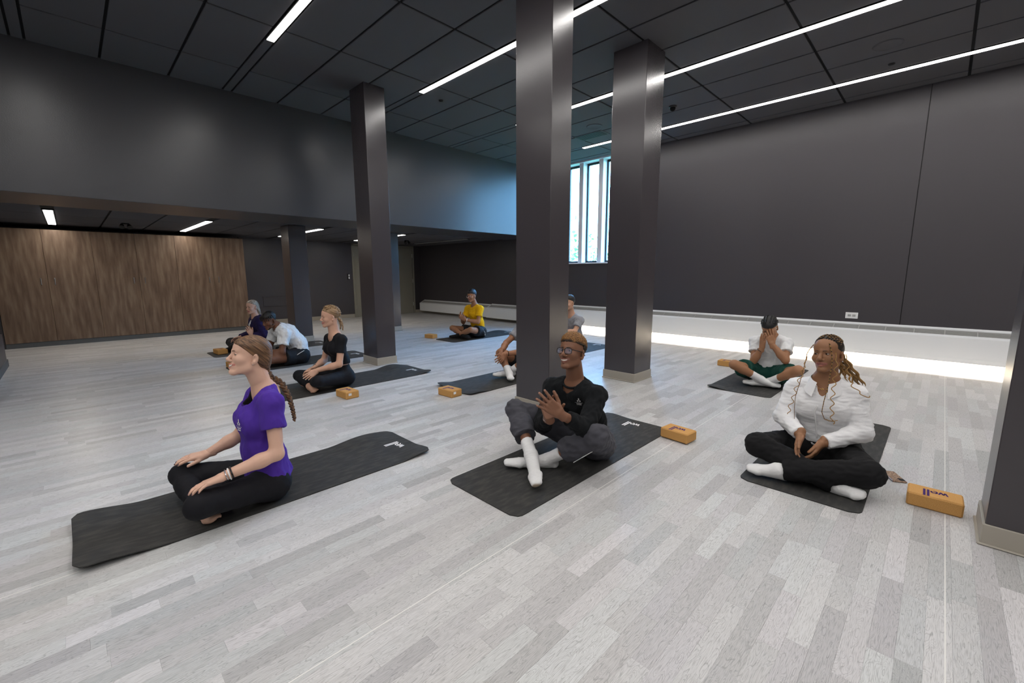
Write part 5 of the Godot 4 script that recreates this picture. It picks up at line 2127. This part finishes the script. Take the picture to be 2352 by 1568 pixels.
func man_hiding_face() -> void:
	var J := {
		pel = Vector3(5.62, 0.115, -1.35), neck = Vector3(5.575, 0.565, -1.332), head = Vector3(5.485, 0.672, -1.338), waist = Vector3(5.64, 0.28, -1.345), chest = Vector3(5.61, 0.44, -1.338),
		shL = Vector3(5.565, 0.497, -1.178), shR = Vector3(5.565, 0.482, -1.488), elL = Vector3(5.40, 0.335, -1.135), wrL = Vector3(5.375, 0.500, -1.272),
		elR = Vector3(5.42, 0.285, -1.452), wrR = Vector3(5.385, 0.445, -1.372), hipL = Vector3(5.60, 0.11, -1.25), hipR = Vector3(5.60, 0.11, -1.46),
		knL = Vector3(5.275, 0.265, -0.985), knR = Vector3(5.185, 0.255, -1.585), anL = Vector3(5.385, 0.078, -1.262), toeL = Vector3(5.285, 0.050, -1.505), anR = Vector3(5.335, 0.100, -1.345), toeR = Vector3(5.375, 0.045, -1.155)}
	var o := {skin = Color(0.34, 0.165, 0.088), lips = Color(0.30, 0.11, 0.08), palm = Color(0.56, 0.32, 0.22), girth = 1.0, fine = 1.0, fwd = Vector3(-0.80, -0.60, 0.05), up = Vector3(-0.6, 0.8, 0), body_fwd = Vector3(-1, 0, 0), open = 0.2,
		handL = {dir = Vector3(-0.01, 0.165, -0.045), palm = Vector3(0.85, 0.05, -0.45), curl = [0.12, 0.12, 0.14, 0.16], spread = 0.08}, handR = {dir = Vector3(-0.03, 0.17, 0.015), palm = Vector3(0.80, 0.0, 0.5), curl = [0.12, 0.12, 0.14, 0.16], spread = 0.08},
		shirt = M.white_tee, sleeve = 0.55, shirt_off = 0.020, hem = -0.14, trousers = M.green_shorts, pants = 0.62, flare = 0.022, fold = 0.008}
	var root := simple_figure("man in white t-shirt and green shorts covering his face with both hands", J, o)
	socks(J, root, M.sock, 0.0075, 0.36, {L = Vector3(-0.2, 0.95, 0).normalized(), R = Vector3(-0.2, 0.95, 0).normalized()})
	var hc := short_hair(o, Color(0.006, 0.006, 0.007), Color(0.016, 0.014, 0.014), 0.0, 0.0014, 0.25)
	body_part("hair", [hc], M.hair, root)
	var h: Transform3D = o.h
	for k in 6:
		var u: float = [-1.0, -0.62, -0.25, 0.25, 0.62, 1.0][k]
		var path := []
		for e in 10:
			var f := e / 9.0
			var ang := lerpf(0.62, -1.75, f)
			var lat := u * 1.15
			path.append(h * (Vector3(0, 0.040, -0.015) + Vector3(sin(lat), cos(lat) * cos(ang), cos(lat) * sin(ang)) * Vector3(0.080, 0.089, 0.101)))
		braid(path, 0.011, 0.010, M.hair, [Color(0.010, 0.010, 0.011), Color(0.022, 0.020, 0.020)], root, "cornrow")
	ring_band(J.wrR - (J.wrR - J.elR) * 0.16, J.wrR - J.elR, 0.0285, 0.004, M.acetate, root, "bracelet", 1.1)


func woman_crop_top() -> void:
	var J := {
		pel = Vector3(2.125, 0.115, -4.86), neck = Vector3(2.050, 0.605, -4.86), head = Vector3(2.011, 0.805, -4.86), waist = Vector3(2.100, 0.30, -4.86), chest = Vector3(2.055, 0.47, -4.86),
		shL = Vector3(2.062, 0.555, -4.705), shR = Vector3(2.052, 0.540, -5.015), elL = Vector3(1.998, 0.290, -4.665), wrL = Vector3(1.800, 0.232, -4.785),
		elR = Vector3(1.985, 0.285, -5.040), wrR = Vector3(1.827, 0.240, -4.930), hipL = Vector3(2.115, 0.108, -4.77), hipR = Vector3(2.13, 0.108, -4.95),
		knL = Vector3(1.735, 0.150, -4.62), knR = Vector3(1.715, 0.140, -5.10), anL = Vector3(1.80, 0.075, -4.95), toeL = Vector3(1.71, 0.045, -5.04), anR = Vector3(1.725, 0.058, -4.83), toeR = Vector3(1.73, 0.032, -4.69)}
	var o := {skin = Color(0.60, 0.35, 0.25), lips = Color(0.48, 0.17, 0.14), palm = Color(0.64, 0.36, 0.27), girth = 0.92, leg = 0.9, fine = 1.15, fwd = Vector3(-0.979, -0.032, -0.14), up = Vector3(-0.039, 0.999, 0.031), body_fwd = Vector3(-1, 0, 0), head_s = 0.96, smile = 0.55, jaw = 0.95, nose = 0.92, open = 0.7, brow = Color(0.12, 0.07, 0.035), iris = Color(0.07, 0.07, 0.06), barefoot = true, bare_waist = true,
		foot_up = {L = Vector3(-0.3, 0.9, 0).normalized(), R = Vector3(-0.4, 0.85, -0.2).normalized()}, bust = 0.052,
		handL = {dir = Vector3(-0.155, -0.078, -0.008), palm = Vector3(0.25, -0.45, -0.85), curl = [0.10, 0.10, 0.12, 0.14], spread = 0.06, s = 0.93, nails = Color(0.70, 0.55, 0.50)}, handR = {dir = Vector3(-0.15, -0.055, 0.03), palm = Vector3(0.1, -0.6, 0.75), curl = [0.12, 0.12, 0.14, 0.16], spread = 0.08, s = 0.93},
		shirt = M.leggings, shirt_name = "crop_top", sleeve = 0.55, shirt_off = 0.008, hem = -0.265, fold = 0.002, trousers = M.leggings, pants_name = "leggings", pants = 1.90, pants_off = 0.006, flare = 0.0, pfold = 0.002}
	var root := simple_figure("woman in a black crop top and leggings with blonde braids, left of the charcoal pillar", J, o)
	var h: Transform3D = o.h
	var hc := short_hair(o, Color(0.12, 0.065, 0.03), Color(0.36, 0.23, 0.12), 0.0, 0.0012, 0.55)
	hc.streak = [stretched(h, 0.5, 60, 150, 5), Color(0.11, 0.06, 0.028), Color(0.36, 0.23, 0.12), 52]
	body_part("hair", [hc], M.hair, root)
	for q in [-1, 1]:
		for row in 2:
			var path := []
			for e in 9:
				var f := e / 8.0
				var ang := lerpf(0.75, -1.9, f)
				var lat: float = q * lerpf(0.28 + row * 0.42, 0.42, f)
				path.append(h * (Vector3(0, 0.040, -0.015) + Vector3(sin(lat), cos(lat) * cos(ang), cos(lat) * sin(ang)) * Vector3(0.080, 0.088, 0.100)))
			braid(path, 0.013, 0.014, M.hair, [Color(0.34, 0.22, 0.115), Color(0.17, 0.10, 0.05), Color(0.28, 0.175, 0.09)], root, "scalp_braid")
		braid([h * Vector3(q * 0.03, -0.025, -0.100), h * Vector3(q * 0.035, -0.07, -0.118), h * Vector3(q * 0.04, -0.12, -0.125), h * Vector3(q * 0.045, -0.165, -0.12)], 0.015, 0.008, M.hair, [Color(0.36, 0.235, 0.12), Color(0.17, 0.10, 0.05), Color(0.30, 0.19, 0.10)], root, "braid_tail")
	ring_band(J.wrR - (J.wrR - J.elR) * 0.12, J.wrR - J.elR, 0.026, 0.0035, M.acetate, root, "hair_tie", 1.1)


func man_behind_pillar() -> void:
	var J := {
		pel = Vector3(4.10, 0.115, -3.72), neck = Vector3(4.06, 0.59, -3.72), head = Vector3(4.05, 0.79, -3.72), shL = Vector3(4.05, 0.53, -3.54), shR = Vector3(4.05, 0.53, -3.88),
		elL = Vector3(3.86, 0.34, -3.54), wrL = Vector3(3.625, 0.315, -3.695), elR = Vector3(3.84, 0.40, -3.90), wrR = Vector3(3.63, 0.335, -3.77),
		hipL = Vector3(4.09, 0.11, -3.62), hipR = Vector3(4.09, 0.11, -3.82), knL = Vector3(3.78, 0.30, -3.42), knR = Vector3(3.665, 0.300, -3.83), anL = Vector3(3.705, 0.085, -3.69), toeL = Vector3(3.52, 0.055, -3.80), anR = Vector3(3.60, 0.085, -3.60), toeR = Vector3(3.53, 0.05, -3.50)}
	var o := {skin = Color(0.31, 0.145, 0.075), lips = Color(0.28, 0.1, 0.07), palm = Color(0.5, 0.28, 0.19), girth = 0.98, fine = 1.25, fwd = Vector3(-1, 0, 0), up = Vector3.UP, body_fwd = Vector3(-1, 0, 0), face = false,
		handL = {dir = Vector3(-0.13, -0.085, 0.0), palm = Vector3(0.1, -0.4, -0.9), curl = [0.2, 0.22, 0.25, 0.3], spread = 0.1}, handR = {dir = Vector3(-0.10, -0.09, 0.03), palm = Vector3(0.1, -0.5, 0.85), curl = [0.3, 0.35, 0.4, 0.4], spread = 0.06},
		shirt = M.grey_tee, trousers = M.black_shorts, pants = 0.55, hem = -0.15}
	var root := simple_figure("man in shorts and white socks mostly hidden behind the central pillar", J, o)
	socks(J, root, M.sock, 0.008, 0.34, {L = Vector3(0.1, 0.95, 0.2).normalized(), R = Vector3(0.1, 0.95, 0.0).normalized()})
	var hc := short_hair(o, Color(0.008, 0.007, 0.006), Color(0.02, 0.016, 0.012), 0.005, 0.003, 0.2)
	body_part("hair", [hc], M.hair, root)
	ring_band(J.wrL - (J.wrL - J.elL) * 0.12, J.wrL - J.elL, 0.028, 0.004, M.acetate, root, "bracelet", 1.1)


func man_grey() -> void:
	var J := {
		pel = Vector3(5.88, 0.115, -4.32), neck = Vector3(5.775, 0.600, -4.32), head = Vector3(5.705, 0.800, -4.32), shL = Vector3(5.765, 0.520, -4.145), shR = Vector3(5.765, 0.520, -4.495),
		elL = Vector3(5.60, 0.355, -4.12), wrL = Vector3(5.41, 0.36, -4.25), elR = Vector3(5.62, 0.33, -4.51), wrR = Vector3(5.44, 0.36, -4.36),
		hipL = Vector3(5.86, 0.11, -4.22), hipR = Vector3(5.86, 0.11, -4.43), knL = Vector3(5.46, 0.20, -4.06), knR = Vector3(5.46, 0.20, -4.60), anL = Vector3(5.40, 0.08, -4.38), toeL = Vector3(5.34, 0.05, -4.56), anR = Vector3(5.42, 0.08, -4.24), toeR = Vector3(5.38, 0.05, -4.08)}
	var o := {skin = Color(0.56, 0.31, 0.20), lips = Color(0.42, 0.16, 0.12), palm = Color(0.6, 0.36, 0.26), girth = 1.0, fine = 1.3, fwd = Vector3(-1, 0, -0.1), up = Vector3.UP, body_fwd = Vector3(-1, 0, 0),
		handL = {dir = Vector3(-0.15, 0.05, -0.05), palm = Vector3(0, 0.2, -1)}, handR = {dir = Vector3(-0.15, 0.05, 0.02), palm = Vector3(0, 0.2, 1)}, shirt = M.grey_tee, sleeve = 0.6, hem = -0.15, trousers = M.black_shorts, pants = 0.7}
	var root := simple_figure("dark haired man in a grey t-shirt half hidden between the two pillars", J, o)
	socks(J, root, M.sock, 0.009, 0.25, {L = Vector3(0, 1, 0), R = Vector3(0, 1, 0)})
	var hc := short_hair(o, Color(0.006, 0.006, 0.007), Color(0.015, 0.014, 0.014), 0.012, 0.003, 0.35)
	body_part("hair", [hc], M.hair, root)


func man_yellow() -> void:
	var J := {
		pel = Vector3(5.76, 0.115, -6.66), neck = Vector3(5.695, 0.655, -6.68), head = Vector3(5.621, 0.835, -6.68), chest = Vector3(5.70, 0.48, -6.67), waist = Vector3(5.74, 0.29, -6.66),
		shL = Vector3(5.685, 0.585, -6.500), shR = Vector3(5.665, 0.575, -6.855), elL = Vector3(5.575, 0.335, -6.450), wrL = Vector3(5.375, 0.385, -6.600),
		elR = Vector3(5.545, 0.300, -6.870), wrR = Vector3(5.385, 0.390, -6.715), hipL = Vector3(5.74, 0.11, -6.555), hipR = Vector3(5.75, 0.11, -6.77),
		knL = Vector3(5.360, 0.205, -6.420), knR = Vector3(5.300, 0.200, -6.920), anL = Vector3(5.275, 0.080, -6.700), toeL = Vector3(5.165, 0.050, -6.840), anR = Vector3(5.300, 0.080, -6.560), toeR = Vector3(5.325, 0.045, -6.410)}
	var o := {skin = Color(0.30, 0.140, 0.072), lips = Color(0.26, 0.09, 0.07), palm = Color(0.48, 0.28, 0.20), girth = 1.02, fine = 1.35, fwd = Vector3(-0.98, -0.03, 0.12), up = Vector3(-0.02, 1, -0.04), body_fwd = Vector3(-1, 0, 0), brow = Color(0.01, 0.008, 0.007), open = 0.8,
		handL = {dir = Vector3(-0.145, 0.095, -0.02), palm = Vector3(0.3, 0.3, -0.9), spread = 0.12}, handR = {dir = Vector3(-0.09, 0.14, 0.02), palm = Vector3(0.3, 0.1, 0.9), spread = 0.1},
		shirt = M.yellow_tee, sleeve = 0.58, shirt_off = 0.018, hem = -0.15, fold = 0.008, trousers = M.black_shorts, pants = 0.55, flare = 0.02}
	var root := simple_figure("man in a yellow t-shirt and black shorts with glasses, farthest right near the wall heater", J, o)
	socks(J, root, M.sock_black, 0.010, 0.18, {L = Vector3(-0.2, 0.95, 0).normalized(), R = Vector3(-0.2, 0.95, 0).normalized()})
	var h: Transform3D = o.h
	var hc := short_hair(o, Color(0.006, 0.006, 0.008), Color(0.016, 0.016, 0.02), 0.020, 0.004, 0.15)
	body_part("hair", [hc], M.hair, root)
	var bd := blob(0.005, Color(0.012, 0.010, 0.009))
	bd.ell(h * Vector3(0, -0.103, 0.078), Vector3(0.020, 0.016, 0.016), axes(h), 0.006)
	body_part("beard", [bd], M.hair, root)
	var gl := Node3D.new()
	gl.name = "glasses"
	root.add_child(gl)
	for q in [-1, 1]:
		var p := []
		for e in 17:
			var a := TAU * e / 16
			p.append(h * Vector3(q * 0.033 + cos(a) * 0.025, -0.006 + sin(a) * 0.021, 0.103 - absf(q * 0.033 + cos(a) * 0.025) * 0.15))
		var rim := MB.new()
		rim.tube(p, [0.0016], 6, 1.0, false)
		pp("rim", rim, M.silver, gl)
		var arm := MB.new()
		arm.tube([h * Vector3(q * 0.058, 0.004, 0.092), h * Vector3(q * 0.078, 0.0, -0.01)], [0.0016], 6)
		pp("temple_arm", arm, M.silver, gl)
	ring_band(J.wrL - (J.wrL - J.elL) * 0.12, J.wrL - J.elL, 0.0285, 0.006, M.white, root, "wristband", 1.1)
	var st := MB.new()
	st.tube([Vector3(5.70, 0.19, -6.455), Vector3(5.74, 0.12, -6.44), Vector3(5.76, 0.05, -6.45)], [0.012], 6, 0.4)
	pp("side_stripe", st, M.white_ink, root)


func man_leaning() -> void:
	var J := {
		pel = Vector3(2.255, 0.115, -6.62), waist = Vector3(2.235, 0.300, -6.62), chest = Vector3(2.115, 0.440, -6.63), neck = Vector3(1.995, 0.555, -6.63), head = Vector3(1.892, 0.645, -6.62),
		shL = Vector3(2.015, 0.455, -6.455), shR = Vector3(2.015, 0.470, -6.810), elL = Vector3(1.965, 0.215, -6.420), wrL = Vector3(1.760, 0.190, -6.560), elR = Vector3(1.93, 0.24, -6.84), wrR = Vector3(1.74, 0.20, -6.70),
		hipL = Vector3(2.235, 0.11, -6.52), hipR = Vector3(2.24, 0.11, -6.73), knL = Vector3(1.80, 0.125, -6.42), knR = Vector3(1.80, 0.14, -6.88), anL = Vector3(1.70, 0.075, -6.72), toeL = Vector3(1.63, 0.045, -6.86), anR = Vector3(1.70, 0.075, -6.58), toeR = Vector3(1.66, 0.045, -6.44)}
	var o := {skin = Color(0.150, 0.066, 0.036), lips = Color(0.17, 0.065, 0.05), palm = Color(0.36, 0.2, 0.13), girth = 1.12, fine = 1.35, fwd = Vector3(-0.86, -0.30, 0.42), up = Vector3(-0.24, 0.96, 0.10), body_fwd = Vector3(-0.8, -0.6, 0), nose = 1.25, lip = 1.2, brow = Color(0.008, 0.006, 0.005), open = 0.8,
		handL = {dir = Vector3(-0.16, -0.03, -0.02), palm = Vector3(0, -1, 0)}, handR = {dir = Vector3(-0.16, -0.03, 0.02), palm = Vector3(0, -1, 0)},
		shirt = M.white_tee, sleeve = 0.62, shirt_off = 0.024, hem = -0.135, fold = 0.010, trousers = M.black_shorts, pants = 0.55, flare = 0.02}
	var root := simple_figure("man in a white t-shirt and black shorts leaning forward behind the woman in purple", J, o)
	socks(J, root, M.sock_black, 0.010, 0.18, {L = Vector3(-0.2, 0.95, 0).normalized(), R = Vector3(-0.2, 0.95, 0).normalized()})
	var h: Transform3D = o.h
	var hc := short_hair(o, Color(0.005, 0.005, 0.006), Color(0.012, 0.011, 0.011), 0.006, 0.004, 0.2)
	body_part("hair", [hc], M.hair, root)
	rng.seed = 5
	for k in 14:
		var a := lerpf(-1.6, 1.6, k / 13.0)
		var p0 := h * (Vector3(0, 0.05, 0.0) + Vector3(sin(a) * 0.078, 0.03, cos(a) * 0.088))
		var mb := MB.new()
		mb.col = Color(0.008, 0.007, 0.007)
		mb.tube([p0, p0 + h.basis * Vector3(sin(a) * 0.015, -0.02, cos(a) * 0.015), p0 + h.basis * Vector3(sin(a) * 0.016, -0.045 - 0.02 * rng.randf(), cos(a) * 0.012)], [0.007, 0.007, 0.004], 7)
		pp("twist", mb, M.hair, root)
	var bd := blob(0.006, Color(0.012, 0.008, 0.006))
	for q in [-1, 1]:
		bd.cap(h * Vector3(q * 0.050, -0.055, 0.01), h * Vector3(q * 0.016, -0.104, 0.070), 0.0165, 0.015, 0.02)
	body_part("beard", [bd], M.hair, root)
	var st := MB.new()
	st.tube([Vector3(2.12, 0.135, -6.395), Vector3(2.19, 0.175, -6.39), Vector3(2.25, 0.20, -6.40)], [0.004], 6)
	pp("side_stripe", st, M.white_ink, root)


func woman_hoodie() -> void:
	var J := {
		pel = Vector3(2.215, 0.115, -8.20), neck = Vector3(2.145, 0.565, -8.20), head = Vector3(2.105, 0.735, -8.20), shL = Vector3(2.150, 0.505, -8.045), shR = Vector3(2.150, 0.505, -8.355),
		elL = Vector3(2.19, 0.275, -7.99), wrL = Vector3(2.02, 0.285, -8.03), elR = Vector3(2.07, 0.27, -8.38), wrR = Vector3(1.90, 0.23, -8.30), hipL = Vector3(2.205, 0.11, -8.11), hipR = Vector3(2.21, 0.11, -8.29),
		knL = Vector3(1.80, 0.15, -7.99), knR = Vector3(1.80, 0.15, -8.44), anL = Vector3(1.76, 0.07, -8.28), toeL = Vector3(1.71, 0.045, -8.40), anR = Vector3(1.78, 0.07, -8.12), toeR = Vector3(1.75, 0.04, -8.0)}
	var o := {skin = Color(0.56, 0.33, 0.25), lips = Color(0.42, 0.15, 0.13), palm = Color(0.58, 0.34, 0.26), girth = 0.95, arm = 0.86, leg = 0.9, fine = 1.5, fwd = Vector3(-0.92, -0.06, 0.36), up = Vector3(-0.07, 1, 0), body_fwd = Vector3(-1, 0, 0), head_s = 0.95, jaw = 0.95, nose = 0.95, brow = Color(0.10, 0.06, 0.03), iris = Color(0.05, 0.06, 0.07),
		handL = {dir = Vector3(-0.06, 0.14, -0.02), palm = Vector3(0, 0.1, -1)}, handR = {dir = Vector3(-0.15, -0.06, 0.03), palm = Vector3(0, -0.5, 0.8)},
		shirt = M.navy_hoodie, shirt_name = "hoodie", sleeve = 1.9, shirt_off = 0.024, hem = -0.13, fold = 0.010, trousers = M.leggings, pants_name = "leggings", pants = 1.9, flare = 0.0}
	var root := simple_figure("blonde woman in a navy hoodie with gold letters, farthest back by the cabinets", J, o)
	socks(J, root, M.sock_black, 0.010, 0.15, {L = Vector3(-0.2, 0.95, 0).normalized(), R = Vector3(-0.2, 0.95, 0).normalized()})
	var h: Transform3D = o.h
	var hc := short_hair(o, Color(0.16, 0.12, 0.085), Color(0.36, 0.31, 0.25), 0.0, 0.0015, 0.6)
	hc.ell(h * Vector3(0, -0.03, -0.065), Vector3(0.066, 0.085, 0.05), axes(h), 0.03)
	hc.cap(h * Vector3(0.03, -0.07, -0.07), h * Vector3(0.05, -0.16, -0.09), 0.036, 0.022, 0.03)
	hc.cap(h * Vector3(-0.055, -0.03, 0.02), h * Vector3(-0.06, -0.13, 0.035), 0.016, 0.010, 0.02)
	hc.keep[2] = [plane_in(h, Vector3(0, -1, 0), 0.20)]
	hc.streak = [stretched(h, 1.2, 60, 90, 8), Color(0.14, 0.10, 0.07), Color(0.40, 0.35, 0.29), 53]
	body_part("hair", [hc], M.hair, root)
	var hood := blob(0.010)
	hood.cap(J.neck + Vector3(0.06, -0.01, -0.07), J.neck + Vector3(0.06, -0.01, 0.07), 0.045, 0.045, 0.03)
	hood.cap(J.neck + Vector3(0.05, 0, 0.07), J.neck + Vector3(-0.05, -0.04, 0.05), 0.036, 0.022, 0.03)
	hood.cap(J.neck + Vector3(0.05, 0, -0.07), J.neck + Vector3(-0.05, -0.04, -0.05), 0.036, 0.022, 0.03)
	body_part("hood", [hood], M.navy_hoodie, root)
	for q in [-1, 1]:
		var mb := MB.new()
		mb.tube([J.neck + Vector3(-0.075, -0.055, q * 0.022 + 0.01), J.neck + Vector3(-0.112, -0.12, q * 0.022 + 0.012), J.neck + Vector3(-0.118, -0.185, q * 0.020 + 0.012)], [0.005], 7)
		pp("drawstring", mb, M.white, root)
	prints.append([o.shirt_blob, J.neck + Vector3(-0.15, -0.20, 0.015), func(x: Transform3D): ink_text("ALA", M.gold_ink, root, x * Transform3D(Basis(), Vector3(0, 0.0, 0.006)), 0.105)])
	prints.append([o.shirt_blob, J.neck + Vector3(-0.15, -0.29, 0.015), func(x: Transform3D): ink_text("SR", M.gold_ink, root, x * Transform3D(Basis(), Vector3(0, 0.0, 0.006)), 0.075)])


func _ready() -> void:
	set_camera()
	set_sky()
	materials()
	people_materials()
	ceiling_lights()
	build_floor()
	build_ceiling()
	build_walls()
	build_window()
	build_pillars()
	build_heaters()
	build_far_zone()
	build_devices()
	build_floor_things()
	woman_purple()
	man_sweater()
	woman_jacket()
	man_hiding_face()
	woman_crop_top()
	man_behind_pillar()
	man_grey()
	man_yellow()
	man_leaning()
	woman_hoodie()
	run_blobs()
	finish_prints()
